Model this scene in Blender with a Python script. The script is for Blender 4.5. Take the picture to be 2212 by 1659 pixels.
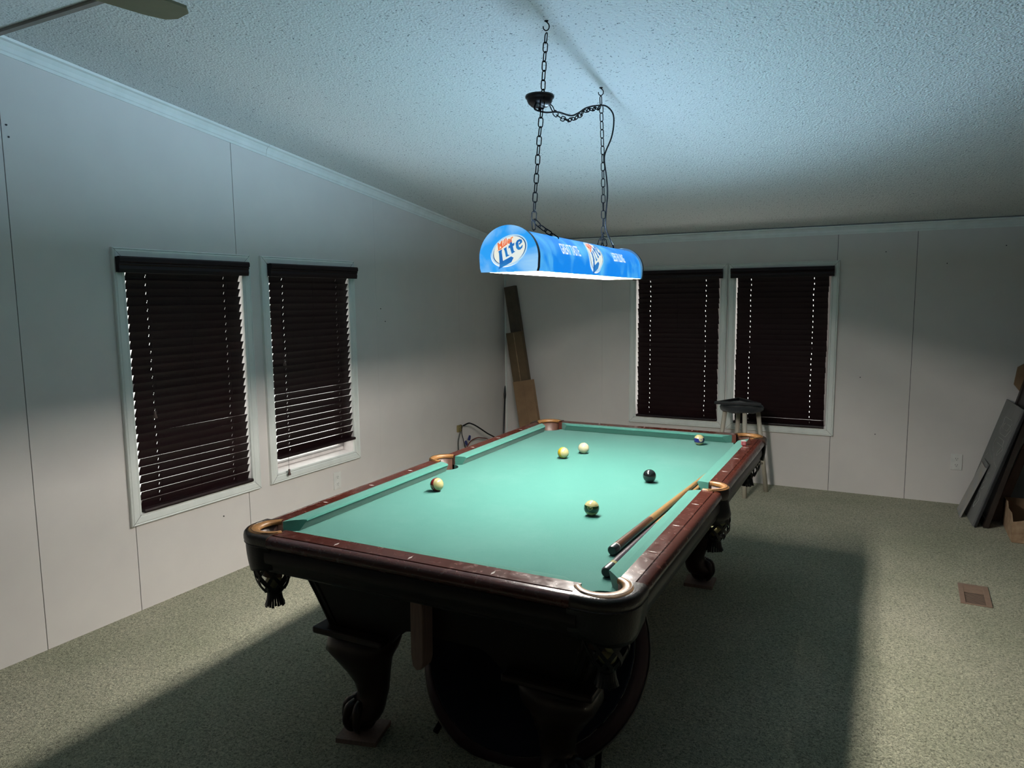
import bpy, bmesh, math, random
from mathutils import Vector, Matrix
random.seed(7)
S = bpy.context.scene
for o in list(bpy.data.objects): bpy.data.objects.remove(o, do_unlink=True)
COL = S.collection
PI = math.pi

# ---------------------------------------------------------------- camera
CAM_P = Vector((1.258418, -2.895060, 1.564328))
CR = Vector((0.885628, 0.464277, -0.010473)); CU = Vector((-0.045557, 0.109301, 0.992964)); CF = Vector((-0.462155, 0.878920, -0.117951))
cd = bpy.data.cameras.new('camera'); cam = bpy.data.objects.new('camera', cd); COL.objects.link(cam)
M = Matrix((CR, CU, -CF)).transposed().to_4x4(); M.translation = CAM_P; cam.matrix_world = M
cd.sensor_fit = 'HORIZONTAL'; cd.sensor_width = 36.0; cd.lens = 36.0 * 1570.29 / 2212; cd.clip_start = 0.05
S.camera = cam

# ---------------------------------------------------------------- world: overcast daylight behind the blinds
W = bpy.data.worlds.new('daylight'); S.world = W; W.use_nodes = True
bg = W.node_tree.nodes['Background']; bg.inputs[0].default_value = (1.0, 0.97, 0.93, 1); bg.inputs[1].default_value = 2.6

# ---------------------------------------------------------------- exposure
S.view_settings.view_transform = 'Standard'; S.view_settings.look = 'None'
S.view_settings.exposure = 0.0; S.view_settings.gamma = 1.0; S.view_settings.use_curve_mapping = False

# lamp strengths (the lamp over the table is the only real lamp; its uplights are added)
TUBE = 300.0          # fluorescent tubes
UPFILL = 4.6        # added uplights on the shade: its top glow plus stand-in cloth bounce, watts
LX, LY, LYAW, LZ = 0.0546, 0.0, -0.0583, 1.652     # lamp centre, yaw, lower edge

def batwing(lt):
    """sideways boosted spread, so the added uplights also stand in for bounce off the cloth"""
    lt.use_nodes = True; nt = lt.node_tree; em = nt.nodes['Emission']
    g = nt.nodes.new('ShaderNodeNewGeometry'); d = nt.nodes.new('ShaderNodeVectorMath'); d.operation = 'DOT_PRODUCT'
    nt.links.new(g.outputs['Normal'], d.inputs[0]); nt.links.new(g.outputs['Incoming'], d.inputs[1])
    a = nt.nodes.new('ShaderNodeMath'); a.operation = 'ABSOLUTE'; nt.links.new(d.outputs['Value'], a.inputs[0])
    p = nt.nodes.new('ShaderNodeMath'); p.operation = 'POWER'; nt.links.new(a.outputs[0], p.inputs[0]); p.inputs[1].default_value = -2.8
    m = nt.nodes.new('ShaderNodeMath'); m.operation = 'MINIMUM'; nt.links.new(p.outputs[0], m.inputs[0]); m.inputs[1].default_value = 18.0
    nt.links.new(m.outputs[0], em.inputs['Strength'])
UPS = []
for y0_, y1_ in ((-.66, -.55), (-.29, .23), (.43, .66)):
    up = bpy.data.lights.new('added_uplight', 'AREA'); up.shape = 'RECTANGLE'; up.size = 0.12; up.size_y = y1_ - y0_
    up.energy = UPFILL * (y1_ - y0_) / .85; up.color = (0.50, 0.76, 1.0); batwing(up)
    upo = bpy.data.objects.new('added_uplight', up); yc_ = (y0_ + y1_) / 2
    upo.location = (LX + math.sin(LYAW) * yc_, LY + math.cos(LYAW) * yc_, 1.806); upo.rotation_euler = (PI, 0, -LYAW); UPS.append(upo)

# ---------------------------------------------------------------- materials
def new_mat(name):
    m = bpy.data.materials.new(name); m.use_nodes = True
    nt = m.node_tree; return m, nt, nt.nodes['Principled BSDF']
def N(nt, typ, **kw):
    n = nt.nodes.new(typ)
    for k, v in kw.items():
        if k.startswith('i_'): n.inputs[k[2:].replace('_', ' ')].default_value = v
        else: setattr(n, k, v)
    return n
def ramp(nt, fac, stops):
    r = nt.nodes.new('ShaderNodeValToRGB'); e = r.color_ramp.elements
    while len(e) > 1: e.remove(e[-1])
    e[0].position, e[0].color = stops[0][0], (*stops[0][1], 1)
    for p_, c_ in stops[1:]:
        q = e.new(p_); q.color = (*c_, 1)
    nt.links.new(fac, r.inputs[0]); return r.outputs[0]
def coords(nt, scale=(1, 1, 1), kind='Object'):
    t = nt.nodes.new('ShaderNodeTexCoord'); m = nt.nodes.new('ShaderNodeMapping'); m.inputs['Scale'].default_value = scale
    nt.links.new(t.outputs[kind], m.inputs[0]); return m.outputs[0]
def simple(name, col, rough=0.6, col2=None, scale=20, bump=0.0, bscale=None, metal=0.0, coat=0.0, stretch=(1, 1, 1), spec=0.5, sheen=0.0):
    m, nt, b = new_mat(name)
    b.inputs['Roughness'].default_value = rough; b.inputs['Metallic'].default_value = metal
    b.inputs['Coat Weight'].default_value = coat; b.inputs['Specular IOR Level'].default_value = spec
    b.inputs['Sheen Weight'].default_value = sheen
    co = coords(nt, stretch)
    n = N(nt, 'ShaderNodeTexNoise', i_Scale=scale, i_Detail=5.0); nt.links.new(co, n.inputs['Vector'])
    c2 = col2 or tuple(x * 0.85 for x in col)
    nt.links.new(ramp(nt, n.outputs[0], [(0.3, c2), (0.7, col)]), b.inputs['Base Color'])
    if bump:
        n2 = N(nt, 'ShaderNodeTexNoise', i_Scale=bscale or scale * 3, i_Detail=4.0); nt.links.new(co, n2.inputs['Vector'])
        bp = N(nt, 'ShaderNodeBump', i_Strength=bump, i_Distance=0.004); nt.links.new(n2.outputs[0], bp.inputs['Height'])
        nt.links.new(bp.outputs[0], b.inputs['Normal'])
    return m
WALL = simple('wall_board', (0.74, 0.69, 0.655), 0.75, (0.71, 0.66, 0.63), 6, 0.05, 300)
WALLDIM = simple('room_behind', (0.10, 0.09, 0.08), 0.8)  # unseen walls, colour kept dark to cut the ambient bounce
WALLBACK = simple('wall_joint', (0.12, 0.12, 0.12), 0.9)
TRIM = simple('painted_trim', (0.82, 0.83, 0.79), 0.45, (0.74, 0.76, 0.72), 14, 0.05, 60, stretch=(1, 1, 0.3))
VINYL = simple('window_vinyl', (0.85, 0.80, 0.78), 0.4)
BLIND = simple('blind_wine', (0.013, 0.0034, 0.0048), 0.5, (0.010, 0.0026, 0.0036), 8, 0.1, 80, stretch=(0.2, 1, 1), spec=0.3)
DARKMETAL = simple('dark_metal', (0.004, 0.004, 0.005), 0.7, spec=0.08)
BLACKPL = simple('black_plastic', (0.015, 0.016, 0.018), 0.35)
CORDM = simple('cord_black', (0.008, 0.008, 0.010), 0.6, spec=0.15)
GREYCABLE = simple('cable_grey', (0.07, 0.07, 0.065), 0.5)
REDCABLE = simple('cable_red', (0.16, 0.03, 0.02), 0.5)
BLUEPL = simple('blue_plastic', (0.02, 0.03, 0.16), 0.4)
BRASS = simple('tarnished_brass', (0.30, 0.24, 0.09), 0.5, (0.14, 0.11, 0.05), 200)
OUTLET = simple('outlet_white', (0.82, 0.80, 0.76), 0.35)
SLOT = simple('slot_dark', (0.02, 0.02, 0.02), 0.8)
STOOLW = simple('stool_wood', (0.60, 0.55, 0.45), 0.5, (0.48, 0.43, 0.35), 25, stretch=(1, 1, 0.1))
BLACKCLOTH = simple('black_cloth', (0.010, 0.013, 0.016), 0.9, bump=0.5, bscale=300, sheen=0.3)
CARD = simple('cardboard', (0.28, 0.17, 0.09), 0.85, (0.22, 0.13, 0.07), 12)
CARDL = simple('cardboard_torn', (0.42, 0.29, 0.18), 0.9, (0.24, 0.14, 0.08), 25)
BOARDG = simple('grey_board', (0.16, 0.16, 0.155), 0.6, (0.13, 0.13, 0.125), 6)
BOARDB = simple('blue_grey_sheet', (0.20, 0.23, 0.26), 0.35, (0.30, 0.26, 0.20), 9)
CHALKL = simple('pale_outline', (0.42, 0.41, 0.38), 0.8)
DKWOOD = simple('dark_panel', (0.02, 0.012, 0.009), 0.45)
BRLEG = simple('brown_leg', (0.14, 0.07, 0.05), 0.5)
VENTM = simple('vent_brown', (0.26, 0.17, 0.12), 0.5, (0.22, 0.14, 0.10), 40)
NAILM = simple('nail_dark', (0.03, 0.03, 0.03), 0.6)
FANM = simple('fan_blade', (0.13, 0.12, 0.06), 0.5)
FANH = simple('fan_metal', (0.16, 0.12, 0.06), 0.35, metal=0.6)
# pool table
BROWNLE = simple('brown_leather', (0.030, 0.018, 0.012), 0.32, (0.018, 0.011, 0.008), 60, 0.25, 160)
BLACKLE = simple('black_leather', (0.006, 0.006, 0.006), 0.40, bump=0.2, bscale=150, spec=0.3)
TANLE = simple('tan_leather', (0.24, 0.115, 0.036), 0.42, (0.15, 0.070, 0.022), 45, 0.2, 150)
LINER = simple('liner_brown', (0.07, 0.030, 0.018), 0.5)
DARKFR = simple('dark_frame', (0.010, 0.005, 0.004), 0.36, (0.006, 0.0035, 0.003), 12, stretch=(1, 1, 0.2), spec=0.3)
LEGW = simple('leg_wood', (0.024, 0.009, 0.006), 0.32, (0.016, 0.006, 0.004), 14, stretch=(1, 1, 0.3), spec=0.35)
RAWWOOD = simple('raw_wood', (0.26, 0.17, 0.13), 0.7, (0.20, 0.125, 0.10), 30, stretch=(4, 4, 0.4))
SIGHTM = simple('sight_pearl', (0.45, 0.40, 0.38), 0.25)
CREAM = simple('ball_cream', (0.34, 0.30, 0.145), 0.10, (0.32, 0.28, 0.135), 4, coat=0.5)
CUEB = simple('ball_cue', (0.36, 0.33, 0.22), 0.10, (0.34, 0.31, 0.20), 4, coat=0.5)
BBLACK = simple('ball_black', (0.006, 0.008, 0.008), 0.16, coat=0.3)
BGREEN = simple('ball_green', (0.006, 0.040, 0.010), 0.12, coat=0.4)
BYEL = simple('ball_yellow', (0.34, 0.24, 0.008), 0.12, coat=0.4)
BBLUE = simple('ball_blue', (0.010, 0.010, 0.095), 0.12, coat=0.4)
BRED = simple('ball_red', (0.17, 0.012, 0.012), 0.12, coat=0.4)
BORANGE = simple('ball_orange', (0.50, 0.10, 0.02), 0.12, coat=0.4)
CUEWOOD = simple('cue_maple', (0.26, 0.155, 0.060), 0.3, (0.21, 0.12, 0.045), 30, stretch=(6, 0.3, 6), coat=0.4)
CUEBROWN = simple('cue_brown', (0.075, 0.028, 0.011), 0.3, (0.050, 0.018, 0.008), 20, stretch=(6, 0.3, 6), coat=0.4)
CUEPURP = simple('cue_plum', (0.035, 0.022, 0.030), 0.3, coat=0.4)
CHRED = simple('chalk_red', (0.24, 0.03, 0.045), 0.5)
CHWH = simple('chalk_white', (0.38, 0.34, 0.32), 0.7)
NAVY = simple('navy_fabric', (0.010, 0.011, 0.024), 0.95, bump=0.4, bscale=200)
MAROON = simple('maroon_fabric', (0.035, 0.008, 0.010), 0.7)
RIMP = simple('pale_piping', (0.20, 0.17, 0.13), 0.5)

def rail_mat():
    m, nt, b = new_mat('rail_veneer')
    co = coords(nt, (1, 1, 1))
    n = N(nt, 'ShaderNodeTexNoise', i_Scale=38.0, i_Detail=6.0, i_Roughness=0.6); nt.links.new(co, n.inputs['Vector'])
    nt.links.new(ramp(nt, n.outputs[0], [(0.25, (0.044, 0.0095, 0.006)), (0.60, (0.058, 0.0135, 0.008)), (0.85, (0.078, 0.021, 0.013))]), b.inputs['Base Color'])
    b.inputs['Roughness'].default_value = 0.22
    nt.links.new(ramp(nt, n.outputs[0], [(0.35, (0.16,) * 3), (0.75, (0.34,) * 3)]), b.inputs['Roughness'])
    b.inputs['Coat Weight'].default_value = 0.3
    b.inputs['Coat Roughness'].default_value = 0.08
    return m
RAIL = rail_mat()

def cloth_mat(name, a, c, worn):
    m, nt, b = new_mat(name)
    co = coords(nt)
    n = N(nt, 'ShaderNodeTexNoise', i_Scale=420.0, i_Detail=3.0); nt.links.new(co, n.inputs['Vector'])
    n2 = N(nt, 'ShaderNodeTexNoise', i_Scale=2.2, i_Detail=9.0, i_Roughness=0.72); nt.links.new(co, n2.inputs['Vector'])
    base = ramp(nt, n.outputs[0], [(0.32, a), (0.68, c)])
    mx = N(nt, 'ShaderNodeMixRGB', blend_type='MIX'); nt.links.new(base, mx.inputs[1]); mx.inputs[2].default_value = (*worn, 1)
    f = ramp(nt, n2.outputs[0], [(0.50, (0, 0, 0)), (0.78, (0.55,) * 3)]); nt.links.new(f, mx.inputs[0])
    nt.links.new(mx.outputs[0], b.inputs['Base Color'])
    b.inputs['Roughness'].default_value = 0.95; b.inputs['Sheen Weight'].default_value = 0.15; b.inputs['Specular IOR Level'].default_value = 0.2
    bp = N(nt, 'ShaderNodeBump', i_Strength=0.35, i_Distance=0.0015); nt.links.new(n.outputs[0], bp.inputs['Height']); nt.links.new(bp.outputs[0], b.inputs['Normal'])
    return m
CLOTH = cloth_mat('table_cloth', (0.025, 0.117, 0.096), (0.035, 0.141, 0.118), (0.062, 0.166, 0.144))
CUSH = cloth_mat('cushion_cloth', (0.026, 0.124, 0.098), (0.036, 0.148, 0.120), (0.060, 0.170, 0.144))

def carpet_mat():
    m, nt, b = new_mat('carpet')
    co = coords(nt)
    n = N(nt, 'ShaderNodeTexNoise', i_Scale=105.0, i_Detail=4.0, i_Roughness=0.65, i_Distortion=1.2); nt.links.new(co, n.inputs['Vector'])
    n2 = N(nt, 'ShaderNodeTexNoise', i_Scale=1.6, i_Detail=6.0); nt.links.new(co, n2.inputs['Vector'])
    base = ramp(nt, n.outputs[0], [(0.36, (0.17, 0.165, 0.11)), (0.48, (0.43, 0.41, 0.29)), (0.64, (0.72, 0.68, 0.50))])
    mx = N(nt, 'ShaderNodeMixRGB', blend_type='MULTIPLY'); mx.inputs[0].default_value = 1.0
    nt.links.new(base, mx.inputs[1]); nt.links.new(ramp(nt, n2.outputs[0], [(0.3, (0.74, 0.78, 0.72)), (0.65, (1, 1, 1))]), mx.inputs[2])
    nt.links.new(mx.outputs[0], b.inputs['Base Color']); b.inputs['Roughness'].default_value = 1.0; b.inputs['Specular IOR Level'].default_value = 0.05
    b.inputs['Sheen Weight'].default_value = 0.2
    bp = N(nt, 'ShaderNodeBump', i_Strength=1.0, i_Distance=0.012); nt.links.new(n.outputs[0], bp.inputs['Height']); nt.links.new(bp.outputs[0], b.inputs['Normal'])
    return m
CARPET = carpet_mat()

def ceiling_mat():
    m, nt, b = new_mat('popcorn_ceiling')
    co = coords(nt)
    v = N(nt, 'ShaderNodeTexVoronoi', i_Scale=120.0, feature='SMOOTH_F1'); nt.links.new(co, v.inputs['Vector'])
    n = N(nt, 'ShaderNodeTexNoise', i_Scale=85.0, i_Detail=6.0, i_Roughness=0.7); nt.links.new(co, n.inputs['Vector'])
    n3 = N(nt, 'ShaderNodeTexNoise', i_Scale=105.0, i_Detail=2.0); nt.links.new(co, n3.inputs['Vector'])
    nt.links.new(ramp(nt, n3.outputs[0], [(0.30, (0.20, 0.21, 0.21)), (0.36, (0.74, 0.74, 0.72))]), b.inputs['Base Color'])
    ad = N(nt, 'ShaderNodeMath', operation='ADD'); nt.links.new(v.outputs['Distance'], ad.inputs[0]); nt.links.new(n.outputs[0], ad.inputs[1])
    b.inputs['Roughness'].default_value = 0.95; b.inputs['Specular IOR Level'].default_value = 0.1
    bp = N(nt, 'ShaderNodeBump', i_Strength=0.6, i_Distance=0.006); nt.links.new(ad.outputs[0], bp.inputs['Height']); nt.links.new(bp.outputs[0], b.inputs['Normal'])
    return m
CEIL = ceiling_mat()

def glass_mat():
    m = bpy.data.materials.new('window_glass'); m.use_nodes = True; nt = m.node_tree; nt.nodes.clear()
    o = nt.nodes.new('ShaderNodeOutputMaterial'); t = nt.nodes.new('ShaderNodeBsdfTransparent'); g = nt.nodes.new('ShaderNodeBsdfGlossy')
    g.inputs['Roughness'].default_value = 0.02; t.inputs[0].default_value = (0.95, 0.97, 0.96, 1)
    mix = nt.nodes.new('ShaderNodeMixShader'); mix.inputs[0].default_value = 0.07
    nt.links.new(t.outputs[0], mix.inputs[1]); nt.links.new(g.outputs[0], mix.inputs[2]); nt.links.new(mix.outputs[0], o.inputs[0]); return m
GLASS = glass_mat()

def emis(name, col, strength, col2=None, scale=5.0, rough=0.35, stops=(0.40, 0.72), stretch=(1, 1, 1)):
    m, nt, b = new_mat(name)
    b.inputs['Roughness'].default_value = rough
    co = coords(nt, stretch)
    n = N(nt, 'ShaderNodeTexNoise', i_Scale=scale, i_Detail=6.0, i_Distortion=0.6); nt.links.new(co, n.inputs['Vector'])
    c = ramp(nt, n.outputs[0], [(stops[0], col), (stops[1], col2 or col)])
    b.inputs['Base Color'].default_value = (*[x * 0.5 for x in col], 1)
    nt.links.new(c, b.inputs['Emission Color']); b.inputs['Emission Strength'].default_value = strength
    return m
TUBEM = emis('tube_light', (1.0, 0.955, 0.88), TUBE)
SHADEP = emis('shade_print', (0.004, 0.26, 0.90), 0.88, (0.16, 0.66, 1.0), 6.5, stops=(0.46, 0.74))
PLATEP = emis('end_print', (0.03, 0.36, 0.93), 0.95, (0.42, 0.72, 0.95), 7.5, stops=(0.42, 0.68))
SHADEIN = simple('shade_white', (0.85, 0.85, 0.83), 0.5)
LOGO_CREAM = emis('print_cream', (0.86, 0.86, 0.74), 0.95, (0.70, 0.84, 0.90), 14.0)
LOGO_ICE = emis('print_ice', (0.55, 0.80, 0.95), 0.85)
LOGO_BLUE = emis('print_blue', (0.02, 0.16, 0.52), 0.9, (0.04, 0.30, 0.66), 30.0)
LOGO_RED = emis('print_red', (0.75, 0.13, 0.06), 1.0, (0.80, 0.28, 0.08), 20.0)
LOGO_WHITE = emis('print_white', (0.90, 0.93, 0.95), 1.0)
LOGO_NAVY = emis('print_edge', (0.02, 0.12, 0.32), 0.7)

# ---------------------------------------------------------------- object helpers
def link(o, parent=None):
    COL.objects.link(o)
    if parent: o.parent = parent
    return o
def tag(o, label=None, cat=None, group=None, kind=None):
    if label: o['label'] = label
    if cat: o['category'] = cat
    if group: o['group'] = group
    if kind: o['kind'] = kind
    return o
def empty(name, loc=(0, 0, 0), rz=0.0, **kw):
    o = bpy.data.objects.new(name, None); o.empty_display_size = 0.05; o.location = loc; o.rotation_euler = (0, 0, rz)
    link(o); return tag(o, **kw)
def obj(name, bm, mats, parent=None, smooth=False, bevel=0.0, loc=None, auto=None):
    bmesh.ops.recalc_face_normals(bm, faces=bm.faces[:])
    me = bpy.data.meshes.new(name); bm.to_mesh(me); bm.free()
    for m in (mats if isinstance(mats, (list, tuple)) else [mats]): me.materials.append(m)
    if smooth or auto:
        for p in me.polygons: p.use_smooth = True
    if auto:
        me.set_sharp_from_angle(angle=math.radians(auto))
    o = bpy.data.objects.new(name, me); link(o, parent)
    if loc: o.location = loc
    if bevel:
        md = o.modifiers.new('bevel', 'BEVEL'); md.width = bevel; md.segments = 2; md.limit_method = 'ANGLE'
    return o
def copy_tree(o, parent=None):
    c = o.copy(); COL.objects.link(c); c.parent = parent
    for ch in list(o.children): copy_tree(ch, c)
    return c
def box(bm, x0, x1, y0, y1, z0, z1, mat=0):
    v = [bm.verts.new(p) for p in [(x0, y0, z0), (x1, y0, z0), (x1, y1, z0), (x0, y1, z0), (x0, y0, z1), (x1, y0, z1), (x1, y1, z1), (x0, y1, z1)]]
    for f in [(0, 3, 2, 1), (4, 5, 6, 7), (0, 1, 5, 4), (1, 2, 6, 5), (2, 3, 7, 6), (3, 0, 4, 7)]:
        fc = bm.faces.new([v[i] for i in f]); fc.material_index = mat
    return v
def B(): return bmesh.new()
def boxo(name, dims, mat, parent=None, bevel=0.0, **kw):
    bm = B(); box(bm, *dims); return obj(name, bm, mat, parent, bevel=bevel, **kw)
def prism(bm, pts, z0, z1, mat=0, f=None):
    """closed outline in the plane (a, b), extruded along the third axis; f maps (a,b,c) to xyz"""
    f = f or (lambda a, b, c: (a, b, c))
    lo = [bm.verts.new(f(a, b, z0)) for a, b in pts]; hi = [bm.verts.new(f(a, b, z1)) for a, b in pts]
    n = len(pts)
    for i in range(n):
        q = bm.faces.new([lo[i], lo[(i + 1) % n], hi[(i + 1) % n], hi[i]]); q.material_index = mat
    a = bm.faces.new(hi); a.material_index = mat; b_ = bm.faces.new(lo[::-1]); b_.material_index = mat
def tube(bm, pts, r, seg=8, closed=False, mat=0, cap=True):
    pts = [Vector(p) for p in pts]; n = len(pts); rings = []
    rad = r if isinstance(r, (list, tuple)) else [r] * n
    up_ = None
    for i, p in enumerate(pts):
        if closed: t = (pts[(i + 1) % n] - pts[i - 1]).normalized()
        else: t = (pts[min(i + 1, n - 1)] - pts[max(i - 1, 0)]).normalized()
        if up_ is None: up_ = t.orthogonal().normalized()
        up_ = (up_ - t * up_.dot(t)).normalized(); s = t.cross(up_)
        rings.append([bm.verts.new(p + (up_ * math.cos(2 * PI * k / seg) + s * math.sin(2 * PI * k / seg)) * rad[i]) for k in range(seg)])
    m = n if closed else n - 1
    for i in range(m):
        a, b_ = rings[i], rings[(i + 1) % n]
        off = 0
        if closed and i == n - 1:
            off = min(range(seg), key=lambda s_: (a[0].co - b_[s_].co).length)
        for k in range(seg):
            f = bm.faces.new([a[k], a[(k + 1) % seg], b_[(k + 1 + off) % seg], b_[(k + off) % seg]]); f.material_index = mat
    if not closed and cap:
        f = bm.faces.new(rings[0][::-1]); f.material_index = mat; f = bm.faces.new(rings[-1]); f.material_index = mat
def lathe(bm, prof, seg=32, mat=0, cx=0, cy=0, sx=1, sy=1):
    rings = []
    for r, z in prof:
        rings.append([bm.verts.new((cx + sx * r * math.cos(2 * PI * k / seg), cy + sy * r * math.sin(2 * PI * k / seg), z)) for k in range(seg)])
    for i in range(len(prof) - 1):
        for k in range(seg):
            f = bm.faces.new([rings[i][k], rings[i][(k + 1) % seg], rings[i + 1][(k + 1) % seg], rings[i + 1][k]]); f.material_index = mat
    if prof[0][0] > 1e-5: bm.faces.new(rings[0][::-1]).material_index = mat
    if prof[-1][0] > 1e-5: bm.faces.new(rings[-1]).material_index = mat
def smooth_path(pts, k=6):
    """Catmull-Rom"""
    P = [Vector(p) for p in pts]; P = [P[0] * 2 - P[1]] + P + [P[-1] * 2 - P[-2]]; out = []
    for i in range(1, len(P) - 2):
        for j in range(k):
            t = j / k; a, b_, c, d = P[i - 1], P[i], P[i + 1], P[i + 2]
            out.append(0.5 * ((2 * b_) + (c - a) * t + (2 * a - 5 * b_ + 4 * c - d) * t * t + (3 * b_ - a - 3 * c + d) * t ** 3))
    out.append(P[-2]); return out
def arc(cx, cy, r, a0, a1, n):
    return [(cx + r * math.cos(a0 + (a1 - a0) * i / n), cy + r * math.sin(a0 + (a1 - a0) * i / n)) for i in range(n + 1)]
def text_mesh(txt, size, extr=0.0, shear=0.0, bold=0.0, res=3, width=1.0):
    c = bpy.data.curves.new('lettering', 'FONT'); c.body = txt; c.size = size; c.extrude = extr; c.shear = shear; c.offset = bold
    c.align_x = 'CENTER'; c.align_y = 'CENTER'; c.resolution_u = res
    o = bpy.data.objects.new('lettering', c); COL.objects.link(o)
    bpy.context.view_layer.update()
    me = bpy.data.meshes.new_from_object(o.evaluated_get(bpy.context.evaluated_depsgraph_get()))
    bpy.data.objects.remove(o, do_unlink=True); bpy.data.curves.remove(c)
    bm = bmesh.new(); bm.from_mesh(me); bpy.data.meshes.remove(me)
    for v in bm.verts: v.co.x *= width
    return bm

# ================================================================ ROOM
XL, YF, XR, YB = -2.075, 3.3195, 2.18, -5.55
RIDGE = -1.115; SL = 0.129
def zceil(y): return 2.088 + SL * (YF - y) if y >= RIDGE else 2.088 + SL * (YF - RIDGE) - SL * (RIDGE - y)
WT = 0.13
tag(boxo('floor', (XL - WT, XR + WT, YB - WT, YF + WT, -0.08, 0.0), CARPET), kind='structure')
bm = B()
for y0, y1 in ((YB - WT, RIDGE), (RIDGE, YF + WT)):
    v = [bm.verts.new(p) for p in [(XL - WT, y0, zceil(y0)), (XR + WT, y0, zceil(y0)), (XR + WT, y1, zceil(y1)), (XL - WT, y1, zceil(y1)),
                                   (XL - WT, y0, zceil(y0) + .1), (XR + WT, y0, zceil(y0) + .1), (XR + WT, y1, zceil(y1) + .1), (XL - WT, y1, zceil(y1) + .1)]]
    for f in [(0, 3, 2, 1), (4, 5, 6, 7), (0, 1, 5, 4), (1, 2, 6, 5), (2, 3, 7, 6), (3, 0, 4, 7)]: bm.faces.new([v[i] for i in f])
tag(obj('ceiling', bm, CEIL), kind='structure')

# openings: (u0,u1,z0,z1) in wall coordinates (u = y on the left wall, x on the far wall)
WZ0, WZ1 = 0.500, 1.770
OPL = [(-0.612, 0.118, WZ0, WZ1), (0.309, 1.038, WZ0, WZ1)]
OPF = [(-0.765, -0.035, WZ0, WZ1), (0.086, 0.812, WZ0, WZ1)]
def wall_cells(bm, u0, u1, ztop, ops, f, d0, d1, brk=(), zr=None):
    """slab with rectangular openings and sloped top; f(u,d,z)->xyz"""
    us = sorted({u0, u1, *[o[0] for o in ops], *[o[1] for o in ops], *brk}); us = [u for u in us if u0 <= u <= u1]
    zs = sorted({0.0, *[o[2] for o in ops], *[o[3] for o in ops], *([zr[2]] if zr else [])})
    for a, b_ in zip(us, us[1:]):
        for i, z in enumerate(zs):
            hi_a = zs[i + 1] if i + 1 < len(zs) else ztop(a); hi_b = zs[i + 1] if i + 1 < len(zs) else ztop(b_)
            if zr and ((zr[0] == 'below' and z >= zr[2] - 1e-6) or (zr[0] == 'above' and z < zr[2] - 1e-6)): continue
            mu, mz = (a + b_) / 2, (z + min(hi_a, hi_b)) / 2
            if any(o[0] < mu < o[1] and o[2] < mz < o[3] for o in ops): continue
            v = [bm.verts.new(f(*p)) for p in [(a, d0, z), (b_, d0, z), (b_, d1, z), (a, d1, z), (a, d0, hi_a), (b_, d0, hi_b), (b_, d1, hi_b), (a, d1, hi_a)]]
            for q in [(0, 3, 2, 1), (4, 5, 6, 7), (0, 1, 5, 4), (1, 2, 6, 5), (2, 3, 7, 6), (3, 0, 4, 7)]: bm.faces.new([v[k] for k in q])
PT = 0.005; GAP = 0.0018
def make_wall(name, u0, u1, ztop, ops, f, seams, brk=(), nails=(), low=()):
    bm = B(); wall_cells(bm, u0 - WT * .0, u1, ztop, ops, f, PT, WT, brk); w = tag(obj(name, bm, WALLBACK), kind='structure')
    es = [u0] + list(seams) + [u1]
    jobs = [(a, b_, None) for a, b_ in zip(es, es[1:])]
    for la, lm, lb, lz in low:
        jobs = [j for j in jobs if not (j[0] == la and j[1] == lb)] + [(la, lb, ('above', 0, lz)), (la, lm, ('below', 0, lz)), (lm, lb, ('below', 0, lz))]
    for a, b_, zr in jobs:
        fine = (1.342, 2.476, -1.082)      # tight joints, barely open
        g0 = (GAP if a not in fine else .0005) if a != u0 else 0; g1 = (GAP if b_ not in fine else .0005) if b_ != u1 else 0
        bm = B(); a2, b2 = a + g0, b_ - g1
        oo = [(max(o[0], a2), min(o[1], b2), o[2], o[3]) for o in ops if o[1] > a2 and o[0] < b2]
        wall_cells(bm, a2, b2, ztop, oo, f, 0.0, PT, [q for q in brk if a2 < q < b2], zr)
        obj('wall_panel', bm, WALL, w)
    for u, z in nails:
        bm = B(); c = Vector(f(u, 0, z)); d = Vector(f(u, -0.003, z))
        tube(bm, [c, d], 0.004, 8); obj('nail', bm, NAILM, w)
    return w
fL = lambda u, d, z: (XL - d, u, z)
fF = lambda u, d, z: (u, YF + d, z)
make_wall('wall_left', YB, YF, zceil, OPL, fL, (-3.55, -2.33, -1.105, 0.091, 1.342, 2.476), (RIDGE,),
          [(-1.084, 2.305), (-1.079, 2.257), (1.391, 1.494), (-0.101, 0.346), (1.44, 1.40)], [(-1.105, -0.638, 0.091, 0.470)])
make_wall('wall_far', XL, XR, lambda u: zceil(YF), OPF, fF, (-1.082, 0.846, 1.384), (), [(1.178, 1.877), (1.578, 1.779), (1.931, 1.893), (1.042, 0.923), (1.164, 0.484)])
tag(boxo('wall_right', (XR, XR + WT, YB, YF, 0, 2.75), WALLDIM), kind='structure')
tag(boxo('wall_back', (XL, XR, YB - WT, YB, 0, 2.2), WALLDIM), kind='structure')

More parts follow.
